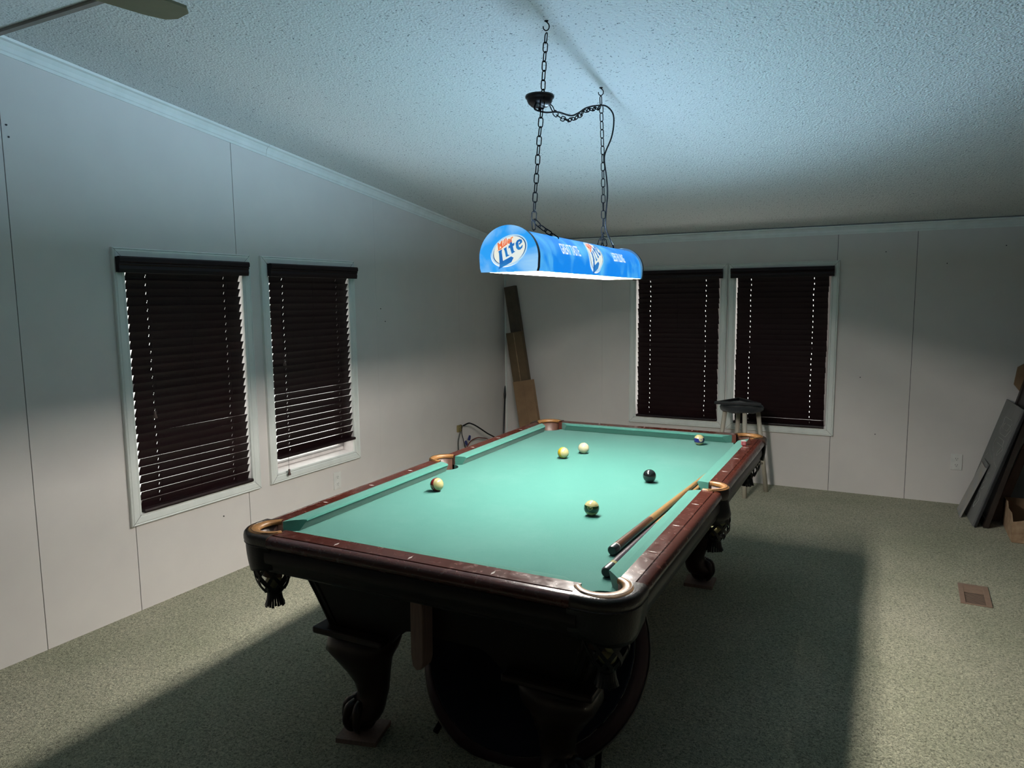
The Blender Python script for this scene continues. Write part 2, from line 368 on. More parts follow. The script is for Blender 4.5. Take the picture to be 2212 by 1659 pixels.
# crown mouldings: cove profile (d from the wall, height under the ceiling)
def crown(name, a, b_, off, parent=None):
    """a,b_: wall-ceiling corner points; off: unit vector into the room"""
    prof = [(0, 0), (0, -0.064), (0.007, -0.064), (0.009, -0.052), (0.013, -0.048), (0.015, -0.030), (0.026, -0.014), (0.040, -0.010), (0.044, -0.001), (0.044, 0)]
    bm = B(); A, Bb, off = Vector(a), Vector(b_), Vector(off)
    r0 = [bm.verts.new(A + off * p + Vector((0, 0, q))) for p, q in prof]; r1 = [bm.verts.new(Bb + off * p + Vector((0, 0, q))) for p, q in prof]
    n = len(prof)
    for i in range(n): bm.faces.new([r0[i], r0[(i + 1) % n], r1[(i + 1) % n], r1[i]])
    bm.faces.new(r0); bm.faces.new(r1[::-1])
    return obj(name, bm, TRIM, parent)
t1 = empty('trim_1', (XL, YF, 2.1), kind='structure')
def child_world(o, par):
    o.parent = par; bpy.context.view_layer.update(); o.matrix_parent_inverse = par.matrix_world.inverted(); return o
for y0, y1 in ((YF - 0.044, 0.345), (0.343, RIDGE), (RIDGE, -3.3)):
    child_world(crown('crown_length', (XL, y0, zceil(y0) - .001), (XL, y1, zceil(y1) - .001), (1, 0, 0)), t1)
t2 = empty('trim_2', (0, YF, 2.1), kind='structure')
child_world(crown('crown_length', (XL, YF, zceil(YF) - .004), (XR, YF, zceil(YF) - .004), (0, -1, 0)), t2)
bm = B(); prism(bm, [(XL, YF), (XL + .014, YF), (XL + .010, YF - .010), (XL, YF - .014)], 0, 2.02)
tag(obj('trim_3', bm, TRIM), kind='structure')
bm = B(); box(bm, XL, XR, RIDGE - .012, RIDGE + .012, zceil(RIDGE) - .014, zceil(RIDGE)); tag(obj('trim_4', bm, simple('ridge_strip', (0.26, 0.22, 0.19), 0.7)), kind='structure')

# ---------------------------------------------------------------- windows (local: X along wall, Y outwards, Z up)
def frame_ring(bm, x0, x1, z0, z1, prof):
    """mitred frame: prof = list of (outward offset from opening, y)"""
    rings = []
    for w, y in prof:
        rings.append([bm.verts.new(p) for p in [(x0 - w, y, z0 - w), (x1 + w, y, z0 - w), (x1 + w, y, z1 + w), (x0 - w, y, z1 + w)]])
    n = len(prof)
    for i in range(n):
        a, b_ = rings[i], rings[(i + 1) % n]
        for k in range(4): bm.faces.new([a[k], a[(k + 1) % 4], b_[(k + 1) % 4], b_[k]])
def make_window(name, loc, rz, w):
    """w: opening width, local x from 0"""
    e = empty(name, loc, rz, kind='structure')
    H0, H1 = WZ0, WZ1
    bm = B(); prof = [(-0.004, 0.002), (-0.004, -0.012), (0.004, -0.016), (0.010, -0.013), (0.014, -0.017), (0.040, -0.019), (0.045, -0.015), (0.050, -0.019), (0.054, -0.016), (0.055, 0.0)]
    frame_ring(bm, 0, w, H0, H1, prof); obj('casing', bm, TRIM, e)
    bm = B(); frame_ring(bm, 0, w, H0, H1, [(0, 0.0), (0, 0.125), (-0.012, 0.125), (-0.004, 0.0)]); obj('jamb', bm, VINYL, e)
    bm = B(); frame_ring(bm, 0.012, w - 0.012, H0 + .012, H1 - .012, [(0, .085), (0, .12), (-.035, .12), (-.035, .095), (-.028, .085)])
    box(bm, 0.012, w - 0.012, .088, .118, 1.115, 1.150); obj('sash', bm, VINYL, e)
    bm = B(); box(bm, 0.03, w - 0.03, .102, .106, H0 + .03, H1 - .03); obj('pane', bm, GLASS, e)
    # miter joints of the casing, hairlines standing proud
    bm = B()
    for cx, cz, dx, dz in ((0, H0, -1, -1), (w, H0, 1, -1), (w, H1, 1, 1), (0, H1, -1, 1)):
        tube(bm, [(cx + dx * .002, -.0175, cz + dz * .002), (cx + dx * .052, -.0195, cz + dz * .052)], 0.0007, 4)
    obj('miter_joint', bm, NAILM, e)
    return e
make_window('window_1', (XL, OPL[0][0], 0), PI / 2, OPL[0][1] - OPL[0][0])
make_window('window_2', (XL, OPL[1][0], 0), PI / 2, OPL[1][1] - OPL[1][0])
make_window('window_3', (OPF[0][0], YF, 0), 0, OPF[0][1] - OPF[0][0])
make_window('window_4', (OPF[1][0], YF, 0), 0, OPF[1][1] - OPF[1][0])

# ---------------------------------------------------------------- blinds
def slat_mesh(w, ang):
    """one slat with two cord slots, tilted: inner edge up"""
    bm = B(); D = 0.050; T = 0.0026
    xs = [0, .155 * w - .0022, .155 * w + .0022, .845 * w - .0022, .845 * w + .0022, w]; vs = [-D / 2, -.008, .008, D / 2]
    ca, sa = math.cos(ang), math.sin(ang)
    def P(x, v, t):
        cr = 0.0012 * (1 - (2 * v / D) ** 2)
        return (x, v * ca + (t + cr) * sa, -v * sa + (t + cr) * ca)   # v<0 is the room side and goes up
    cells = {(i, j) for i in range(5) for j in range(3)} - {(1, 1), (3, 1)}
    V = {}
    def g(i, j, t):
        if (i, j, t) not in V: V[(i, j, t)] = bm.verts.new(P(xs[i], vs[j], T / 2 if t else -T / 2))
        return V[(i, j, t)]
    for i, j in cells:
        bm.faces.new([g(i, j, 1), g(i + 1, j, 1), g(i + 1, j + 1, 1), g(i, j + 1, 1)])
        bm.faces.new([g(i, j, 0), g(i, j + 1, 0), g(i + 1, j + 1, 0), g(i + 1, j, 0)])
        for (a, b_, nb) in (((i, j), (i + 1, j), (i, j - 1)), ((i + 1, j), (i + 1, j + 1), (i + 1, j)), ((i + 1, j + 1), (i, j + 1), (i, j + 1)), ((i, j + 1), (i, j), (i - 1, j))):
            if nb not in cells: bm.faces.new([g(*a, 1), g(*a, 0), g(*b_, 0), g(*b_, 1)])
    return bm
def make_blind(loc, rz, w, x0, x1, zbot, ang, label, val=(-.046, .78), tass=None):
    e = empty('window_blind', loc, rz, label=label, cat='blind', group='wine coloured window blinds')
    bw = x1 - x0
    va, vb = val
    bm = B(); vp = [(-.052, 1.782), (-.058, 1.775), (-.058, 1.757), (-.050, 1.751), (-.053, 1.745), (-.047, 1.738), (-.049, 1.722), (-.045, 1.704), (-.036, 1.704), (-.036, 1.782)]
    prism(bm, vp, va, vb, f=lambda a, b_, c: (c, a, b_))
    box(bm, va, va + .012, -.040, -.0205, 1.706, 1.780); box(bm, vb - .012, vb, -.040, -.0205, 1.706, 1.780)
    obj('valance', bm, BLIND, e)
    boxo('head_rail', (x0 + .004, x1 - .004, -.030, .030, 1.715, 1.765), BLIND, e)
    me = None; z = 1.690; first = None; zs = []
    while z > zbot + .034: zs.append(z); z -= .0425
    for i, z in enumerate(zs):
        if first is None:
            first = obj('slat', slat_mesh(bw, ang), BLIND, e); s = first
        else:
            s = first.copy(); COL.objects.link(s)
        s.location = (x0 + random.uniform(-.003, .003), .004, z)
        s.rotation_euler = (random.uniform(-.02, .02) , random.uniform(-.0015, .0015), 0)
    bm = B(); prism(bm, [(-.025, zbot), (.025, zbot), (.027, zbot + .006), (.025, zbot + .017), (-.025, zbot + .017), (-.028, zbot + .008)], x0 - .004, x1 + .004, f=lambda a, b_, c: (c, a, b_))
    obj('bottom_rail', bm, BLIND, e)
    for fx in (.155, .5, .845):
        bm = B(); x = x0 + fx * bw
        for yy in (-.012, .020): tube(bm, [(x + .004, yy, 1.72), (x + .004, yy, zbot + .01)], .0007, 5)
        obj('ladder_cord', bm, BLIND, e)
    if tass:
        for (tx, tz) in tass:
            bm = B(); tube(bm, [(tx, -.030, 1.705), (tx, -.034, tz + .03)], .0009, 5); c = obj('pull_cord', bm, BLIND, e)
            bm = B(); lathe(bm, [(.002, tz + .034), (.007, tz + .030), (.006, tz + .016), (.011, tz), (.010, tz - .004), (0, tz - .005)], 12, cx=tx, cy=-.034)
            obj('tassel', bm, simple('tassel_brown', (0.10, 0.06, 0.05), 0.5), c, smooth=True)
    return e
A1, A2 = math.radians(65.5), math.radians(62.5)
make_blind((XL, OPL[0][0], 0), PI / 2, .73, .018, .714, .5035, A1, 'wine slatted blind lowered to the sill of left wall window nearest the camera', (-.046, .745), [(.10, .98)])
make_blind((XL, OPL[1][0], 0), PI / 2, .729, .017, .720, .590, A2, 'wine slatted blind stopping short of the sill, white sill showing below', (-.010, .775), [(.075, .485), (.080, 1.17)])
make_blind((OPF[0][0], YF, 0), 0, .73, .020, .716, .5035, math.radians(64.5), 'wine slatted blind on far wall window, left one, beside the hanging lamp', (-.022, .750))
make_blind((OPF[1][0], YF, 0), 0, .726, .014, .706, .5035, math.radians(64.5), 'wine slatted blind on far wall window, right one, behind the stool', (-.036, .745))

# ---------------------------------------------------------------- outlets
def outlet(loc, rz, label):
    e = empty('wall_outlet', loc, rz, label=label, cat='outlet', group='white wall outlets')
    boxo('cover_plate', (-.037, .037, -.006, 0, -.060, .060), OUTLET, e, bevel=.003)
    for s in (-1, 1):
        bm = B(); prism(bm, arc(0, s * .0235, .0165, 0, 2 * PI * 23 / 24, 23), -.008, -.0055, f=lambda a, b_, c: (a, c, b_)); r = obj('receptacle', bm, OUTLET, e)
        bm = B()
        for sx in (-.0065, .0065): box(bm, sx - .0012, sx + .0012, -.0086, -.0076, s * .0235, s * .0235 + .008)
        tube(bm, [(0, -.0086, s * .0235 - .007), (0, -.0076, s * .0235 - .007)], .0026, 8); obj('slot', bm, SLOT, r)
    return e
outlet((XL, .853, .333), PI / 2, 'white double outlet on left wall below the second window')
outlet((1.713, YF, .318), 0, 'white double outlet low on far wall, left of the leaning boards')

# ---------------------------------------------------------------- cable outlet on the left wall
e = empty('cable_box', (XL, 2.43, .435), 0, label='small brass junction piece on left wall with cables hanging from it', cat='junction box')
boxo('box_body', (0, .018, -.030, .030, -.030, .030), BRASS, e, bevel=.003)
for sy in (-.012, .012):
    bm = B(); tube(bm, [(.018, sy, .006), (.026, sy, .006)], .006, 8); obj('connector', bm, BRASS, e)
def cable(name, pts, r, mat, label, cat='cable', group=None):
    bm = B(); tube(bm, smooth_path(pts, 5), r, 8); return tag(obj(name, bm, mat, smooth=True), label, cat, group)
cable('black_cable', [(XL + .03, 2.46, .455), (-2.0, 2.47, .478), (-2.0, 2.52, .468), (-1.99, 2.60, .432), (-1.98, 2.76, .345), (-1.97, 2.95, .24), (-1.97, 3.02, .06), (-1.97, 3.0, .006)], .0065, CORDM, 'thick black cable arching right from the brass junction on left wall')
cable('grey_cable', [(-2.045, 2.415, .410), (-2.05, 2.385, .323), (-2.05, 2.394, .198), (-2.045, 2.42, .05), (-2.03, 2.46, .006)], .005, GREYCABLE, 'grey cable hanging straight down from the brass junction')
cable('thin_cable', [(-2.045, 2.445, .463), (-2.045, 2.435, .395), (-2.045, 2.46, .33), (-2.04, 2.49, .22), (-2.03, 2.50, .05), (-2.02, 2.53, .006)], .0035, CORDM, 'thin black cable looping down beside the blue connectors')
cable('red_cable', [(-2.02, 2.44, .006), (-2.03, 2.46, .20), (-2.03, 2.54, .292), (-2.03, 2.65, .312), (-2.03, 2.75, .297), (-2.03, 2.90, .24), (-2.02, 2.98, .05), (-2.02, 3.0, .006)], .005, REDCABLE, 'dull red cable in a low arch against left wall')
for (y, z, t, lb) in ((2.478, .30, .5, 'left'), (2.535, .335, -.4, 'right')):
    bm = B(); prism(bm, [(-.010, -.022), (.010, -.022), (.012, .0), (.008, .022), (-.008, .022), (-.012, .0)], -.006, .006, f=lambda a, b_, c: (c, a, b_))
    o = obj('wire_connector', bm, BLUEPL, loc=(-2.028, y, z)); o.rotation_euler = (t, 0, 0)
    tag(o, 'dark blue plastic wire connector, %s one of two below the brass junction' % lb, 'connector', 'blue wire connectors')

# ---------------------------------------------------------------- long cardboard pieces leaning in the corner
def lean_box(name, x0, w, y0, y1, L, sl, label, mat, notch=False):
    """stands on the floor at x0..x0+w, leans towards the left wall by slope sl"""
    a = math.atan(sl); ux = Vector((math.cos(a), 0, math.sin(a))); uz = Vector((-math.sin(a), 0, math.cos(a))); o0 = Vector((x0, 0, 0.002))
    lift = 0.0
    P = lambda u, d, t: tuple(o0 + ux * u + uz * t + Vector((0, d, lift)))
    e = tag(empty(name, (0, 0, 0)), label, 'cardboard', 'cardboard leaning in the corner')
    bm = B(); prism(bm, [(0, 0), (w, 0), (w, L), (0, L)], y0, y1, f=lambda u, t, d: P(u, d, t)); obj('board_face', bm, mat, e, bevel=.003)
    bm = B(); prism(bm, [(w * .48, .01), (w * .52, .01), (w * .52, L - .01), (w * .48, L - .01)], y0 - .0012, y0 + .0005, f=lambda u, t, d: P(u, d, t)); obj('fold_line', bm, CARDL if notch else mat, e)
    return e
CARDD = simple('cardboard_dark', (0.10, 0.075, 0.05), 0.85, (0.075, 0.055, 0.04), 12)
CARDM = simple('cardboard_mid', (0.145, 0.095, 0.05), 0.85, (0.115, 0.075, 0.04), 12)
lean_box('cardboard_tube_box', -1.79, .115, 3.258, 3.312, 1.68, .16, 'tallest darkest cardboard length leaning in the left corner', CARDD)
lean_box('cardboard_strip', -1.815, .165, 3.205, 3.252, 1.24, .16, 'middle cardboard length leaning in front of the tallest one', CARDM, True)
lean_box('cardboard_sheet', -1.79, .205, 3.150, 3.198, .78, .16, 'shortest brown cardboard length leaning in front, nearest the pool table', CARD)
e = empty('black_stick', (0, 0, 0), label='thin black stick leaning in the left corner beside the cardboard', cat='stick')
bm = B(); tube(bm, [(-1.975, 3.05, .004), (-2.035, 3.22, .62)], .008, 10); obj('shaft', bm, BLACKPL, e, smooth=True)
bm = B(); tube(bm, [(-2.033, 3.214, .60), (-2.036, 3.222, .64), (-2.041, 3.235, .70), (-2.043, 3.240, .72)], [.010, .013, .007, .004], 10); obj('grip', bm, BLACKPL, e, smooth=True)

# ================================================================ POOL TABLE (own frame)
TYAW = math.radians(-0.76)
tbl = empty('pool_table', (0, 0, 0), -TYAW, label='pool table with green cloth, dark reddish rails and claw feet', cat='pool table')
ZT, ZB = 0.800, 0.757
CC = (.585, 1.145, .062)    # corner pocket circle
SC = (.624, 0.0, .060)      # side pocket circle
# bed
def notch_outline():
    X, Y = .612, 1.172; pts = []
    def q(sx, sy, rev):
        a0 = math.pi * 1.5 + .15; a1 = math.pi - .15
        # circle arc facing table centre (corner at +,+)
        r = .066; ps = arc(CC[0], CC[1], r, math.radians(-68), math.radians(-202), 14)   # from lower right round to upper left
        ps = [(X, ps[0][1])] + ps + [(ps[-1][0], Y)]
        ps = [(sx * a, sy * b_) for a, b_ in ps]
        return ps[::-1] if rev else ps
    pts += q(1, 1, False)                       # right side -> top
    pts += q(-1, 1, True)
    ps = arc(SC[0], 0, .060, math.radians(105), math.radians(255), 14)
    left = [(-a, b_) for a, b_ in ps]
    pts += [(-X, left[0][1])] + left + [(-X, left[-1][1])]
    pts += q(-1, -1, False)
    pts += q(1, -1, True)
    right = ps[::-1]
    pts += [(X, right[0][1])] + right + [(X, right[-1][1])]
    return pts
bm = B(); prism(bm, notch_outline(), ZB - .028, ZB); o = obj('bed_cloth', bm, CLOTH, tbl); tri = o.modifiers.new('tri', 'TRIANGULATE')
# cushions
def cushion(prof_ends, horiz=False, sx=1, sy=1):
    """prof: list of (d from nose, z, y0, y1)"""
    bm = B(); rings0 = []; rings1 = []
    for d, z, y0, y1 in prof_ends:
        if horiz: p0 = (sx * y0, sy * (1.118 + d), z); p1 = (sx * y1, sy * (1.118 + d), z)
        else: p0 = (sx * (.559 + d), sy * y0, z); p1 = (sx * (.559 + d), sy * y1, z)
        rings0.append(bm.verts.new(p0)); rings1.append(bm.verts.new(p1))
    n = len(rings0)
    for i in range(n): bm.faces.new([rings0[i], rings0[(i + 1) % n], rings1[(i + 1) % n], rings1[i]])
    bm.faces.new(rings0); bm.faces.new(rings1[::-1])
    return bm
def cprof(y0n, y0w, y1n, y1w):
    L_ = lambda d: (y0n + (y0w - y0n) * d / .052, y1n + (y1w - y1n) * d / .052)
    return [(d, z, *L_(d)) for d, z in [(.052, .7985), (.030, .7985), (.008, .7965), (.002, .7945), (0, .790), (.003, .786), (.018, .7585), (.052, .7575)]]
for sx in (-1, 1):
    for sy in (-1, 1):
        o = obj('cushion', cushion(cprof(.082, .063, 1.020, 1.085), False, sx, sy), CUSH, tbl)
for sy in (-1, 1):
    o = obj('cushion', cushion(cprof(-.462, -.527, .462, .527), True, 1, sy), CUSH, tbl)
# rails: profile outward distance (x) and z
RP = [(.611, .800), (.657, .800), (.658, .7965), (.6605, .7965), (.662, .799), (.668, .7985), (.679, .795), (.687, .788), (.6905, .778), (.690, .770), (.685, .763), (.679, .758), (.676, .756), (.611, .756)]
EP = [((1.155 + (x - .611) * 1.277) if x <= .658 else x + .557, z) for x, z in RP]
def rail_bm(y0, y1, off=0.0, horiz=False, sx=1, sy=1):
    bm = B()
    RP = EP if horiz else globals()['RP']
    f = (lambda a, b_, c: (sx * c, sy * (a + off), b_)) if horiz else (lambda a, b_, c: (sx * (a + off), sy * c, b_))
    prism(bm, RP, y0, y1, f=f); return bm
for sx in (-1, 1):
    for sy in (-1, 1):
        obj('rail', rail_bm(.062, 1.088, 0, False, sx, sy), RAIL, tbl, auto=50)
for sy in (-1, 1):
    obj('rail', rail_bm(-.530, .530, 0, True, 1, sy), RAIL, tbl, auto=50)
# sights (diamonds)
def sight(x, y, horiz):
    bm = B(); a, b_ = (.0145, .0042)
    if not horiz: a, b_ = b_, a     # long axis across the rail
    a, b_ = (.0042, .0145) if horiz else (.0145, .0042)
    prism(bm, [(a, 0), (0, b_), (-a, 0), (0, -b_)], ZT - .001, ZT + .0004); obj('sight', bm, SIGHTM, tbl, loc=(x, y, 0))
for k in (1, 2, 3, 5, 6, 7):
    for sx in (-1, 1): sight(sx * .6345, (-44 + 11 * k) * .0254, False)
for k in (-1, 0, 1):
    for sy in (-1, 1): sight(k * 11 * .0254, sy * 1.1935, True)
# skirts below the rails
SP = [(.640, .757), (.676, .757), (.679, .750), (.6815, .744), (.682, .726), (.680, .714), (.672, .704), (.671, .692), (.668, .683), (.660, .675), (.640, .675)]
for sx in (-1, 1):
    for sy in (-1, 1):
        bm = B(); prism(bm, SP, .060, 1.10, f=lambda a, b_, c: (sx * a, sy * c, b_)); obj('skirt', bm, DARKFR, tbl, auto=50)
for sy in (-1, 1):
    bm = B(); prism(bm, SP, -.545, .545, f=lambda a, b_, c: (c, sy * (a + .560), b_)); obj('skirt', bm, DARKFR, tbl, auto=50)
# corner castings
def corner_parts(sx, sy, full_net):
    F = lambda p: (sx * p[0], sy * p[1])
    R = .108; ox, oy = .6945, 1.2445
    outer = [(ox, 1.088)] + arc(ox - R, oy - R, R, 0, PI / 2, 12) + [(.530, oy)]
    inner = arc(CC[0], CC[1], CC[2], math.atan2(1.172 - CC[1], .530 - CC[0]), math.atan2(1.088 - CC[1], .613 - CC[0]) , 16)
    # ensure the arc runs outside (through 45 degrees)
    a0 = math.atan2(1.176 - CC[1], .530 - CC[0]); a1 = math.atan2(1.088 - CC[1], .611 - CC[0])
    inner = [(CC[0] + CC[2] * math.cos(a0 + (a1 - a0) * i / 16), CC[1] + CC[2] * math.sin(a0 + (a1 - a0) * i / 16)) for i in range(17)]
    bm = B()
    # stacked levels so the outer edge bulges: inner wall fixed
    levels = [(.014, .801), (.006, .7985), (.001, .793), (-.001, .783), (-.001, .774), (.002, .767), (.000, .764), (.004, .760), (.010, .757)]
    cx_, cy_ = CC[0], CC[1]
    def shrink(p, d):
        v = Vector((p[0] - .60, p[1] - 1.16)); 
        return (p[0] - d * max(0, min(1, (p[0] - .611) / .06)), p[1] - d * max(0, min(1, (p[1] - 1.171) / .06)))
    rings = []
    for d, z in levels:
        rings.append([bm.verts.new((*F(shrink(p, d)), z)) for p in outer] + [bm.verts.new((*F(p), z)) for p in inner])
    n = len(rings[0])
    for i in range(len(levels) - 1):
        for k in range(n): bm.faces.new([rings[i][k], rings[i][(k + 1) % n], rings[i + 1][(k + 1) % n], rings[i + 1][k]])
    # top & bottom as strips between outer and inner
    no, ni = len(outer), len(inner)
    for rr in (rings[0], rings[-1]):
        oo = rr[:no]; ii = rr[no:][::-1]      # ii runs from (.613,1.088) to (.530,1.176)
        a = b_ = 0
        while a < no - 1 or b_ < ni - 1:
            if b_ >= ni - 1 or (a < no - 1 and a / (no - 1) <= b_ / (ni - 1)):
                bm.faces.new([oo[a], oo[a + 1], ii[b_]]); a += 1
            else:
                bm.faces.new([oo[a], ii[b_ + 1], ii[b_]]); b_ += 1
    c = obj('pocket_casting', bm, BROWNLE, tbl, auto=40)
    # tan leather rim: flat band following the inner arc
    bm = B(); mids = []
    prof = [(-.005, .790), (-.006, .799), (-.002, .8040), (.006, .8050), (.013, .8040), (.015, .8005)]
    n2 = 20; rs = []
    for i in range(n2 + 1):
        a = a0 + (a1 - a0) * i / n2; tp = min(1.0, .25 + 4 * min(i / n2, 1 - i / n2)); w = 1 + .9 * math.sin(PI * i / n2) ** 2
        rs.append([bm.verts.new((*F((CC[0] + (CC[2] + dr * w) * math.cos(a), CC[1] + (CC[2] + dr * w) * math.sin(a))), z)) for dr, z in prof])
    for i in range(n2):
        for k in range(len(prof) - 1): bm.faces.new([rs[i][k], rs[i][k + 1], rs[i + 1][k + 1], rs[i + 1][k]])
    obj('pocket_rim', bm, TANLE, tbl, smooth=True)
    bm = B(); tube(bm, [(*F((CC[0] + (CC[2] + .017) * math.cos(a0 + (a1 - a0) * i / 20), CC[1] + (CC[2] + .017) * math.sin(a0 + (a1 - a0) * i / 20))), .8042) for i in range(1, 20)], .0011, 5)
    obj('piping', bm, BLACKLE, tbl)
    # inner liner
    bm = B(); pr = [(0.061, .793), (.060, .70), (.050, .64)]; rs = []
    for i in range(17):
        a = a0 + (a1 - a0) * i / 16
        rs.append([bm.verts.new((*F((CC[0] + r * math.cos(a), CC[1] + r * math.sin(a))), z)) for r, z in pr] + [bm.verts.new((*F((CC[0] + (r + .0015) * math.cos(a), CC[1] + (r + .0015) * math.sin(a))), z)) for r, z in pr[::-1]])
    for i in range(16):
        for k in range(6): bm.faces.new([rs[i][k], rs[i][(k + 1) % 6], rs[i + 1][(k + 1) % 6], rs[i + 1][k]])
    obj('pocket_liner', bm, LINER, tbl, smooth=True)
    # leather shield hanging below the casting
    bm = B(); sh = [(ox, 1.075)] + arc(ox - R, oy - R, R, 0, PI / 2, 14) + [(.520, oy)]
    m = len(sh); G = []
    for j in range(7):
        t = j / 6; row = []
        for i, p in enumerate(sh):
            s = i / (m - 1); zb = .676 - .012 * math.sin(PI * s) + (.012 if s in (0, 1) else 0)
            z = .763 + (zb - .763) * t; d = .004 + .010 * t * t
            v = Vector((p[0] - .62, p[1] - 1.18)); 
            row.append((shrink(p, d), z))
        G.append(row)
    lo = [[bm.verts.new((*F(p), z)) for p, z in row] for row in G]; hi = [[bm.verts.new((*F(shrink(p, .004)), z)) for p, z in row] for row in G]
    for A in (lo, hi):
        for j in range(6):
            for i in range(m - 1): bm.faces.new([A[j][i], A[j][i + 1], A[j + 1][i + 1], A[j + 1][i]])
    for i in range(m - 1): bm.faces.new([lo[-1][i], lo[-1][i + 1], hi[-1][i + 1], hi[-1][i]])
    for i in (0, m - 1):
        for j in range(6): bm.faces.new([lo[j][i], lo[j + 1][i], hi[j + 1][i], hi[j][i]])
    obj('pocket_shield', bm, BLACKLE, tbl, smooth=True)
def net(cx_, cy_, ztop, zmid, r0, r1, squash=1.0):
    """leather diamond webbing from ztop to zmid, then a fringe"""
    e = bpy.data.objects.new('pocket_net', None); e.empty_display_size = .02; link(e, tbl); e.location = (cx_, cy_, 0)
    bm = B(); NS = 8; turns = 0.25
    def R_(t): return r0 * (1 - t) ** .5 * 1.0 + r1 * (1 - (1 - t) ** .5) if t < 1 else r1
    for d in (-1, 1):
        for k in range(NS):
            pts = []; STEP = 10
            for i in range(STEP + 1):
                t = i / STEP; a = 2 * PI * (k / NS) + d * 2 * PI * turns * t; rr = r0 + (r1 - r0) * t ** 3 + .004 * math.sin(PI * t)
                pts.append(Vector((rr * math.cos(a), squash * rr * math.sin(a), ztop + (zmid - ztop) * t)))
            # flat strap
            prev = None
            for i, p in enumerate(pts):
                tg = (pts[min(i + 1, STEP)] - pts[max(i - 1, 0)]).normalized(); rad = Vector((p.x, p.y, 0)).normalized(); sd = tg.cross(rad).normalized()
                ring = [bm.verts.new(p + sd * .0056 + rad * (.0012 * d)), bm.verts.new(p - sd * .0056 + rad * (.0012 * d)), bm.verts.new(p - sd * .0056 + rad * (.0012 * d + .0022)), bm.verts.new(p + sd * .0056 + rad * (.0012 * d + .0022))]
                if prev:
                    for q in range(4): bm.faces.new([prev[q], prev[(q + 1) % 4], ring[(q + 1) % 4], ring[q]])
                prev = ring
    tube(bm, [(r0 * math.cos(2 * PI * k / 24), squash * r0 * math.sin(2 * PI * k / 24), ztop) for k in range(24)], .004, 6, closed=True)
    obj('webbing', bm, BLACKLE, e)
    bm = B(); lathe(bm, [(r1 * .98, zmid + .006), (r1 * .80, zmid - .006), (r1 * .76, zmid - .014)], 20, sy=squash)
    obj('net_collar', bm, BLACKLE, e, smooth=True)
    bm = B(); NF = 22
    for k in range(NF):
        a0 = 2 * PI * (k + .06) / NF; a1 = 2 * PI * (k + .94) / NF; z1 = zmid - .052 + random.uniform(-.004, .004)
        rr = [(r1 * .76, zmid - .013), (r1 * .88, zmid - .035), (r1 * 1.06, z1)]
        g = [[bm.verts.new((r * math.cos(a), squash * r * math.sin(a), z)) for a in (a0, a1)] + [bm.verts.new(((r - .002) * math.cos(a), squash * (r - .002) * math.sin(a), z)) for a in (a1, a0)] for r, z in rr]
        for j in range(2):
            for q in range(4): bm.faces.new([g[j][q], g[j][(q + 1) % 4], g[j + 1][(q + 1) % 4], g[j + 1][q]])
        bm.faces.new(g[0]); bm.faces.new(g[-1])
    obj('tassel', bm, BLACKLE, e)
    return e
for sx in (-1, 1):
    for sy in (-1, 1):
        corner_parts(sx, sy, True)
        net(sx * .600, sy * 1.150, .715, .580, .060, .032)
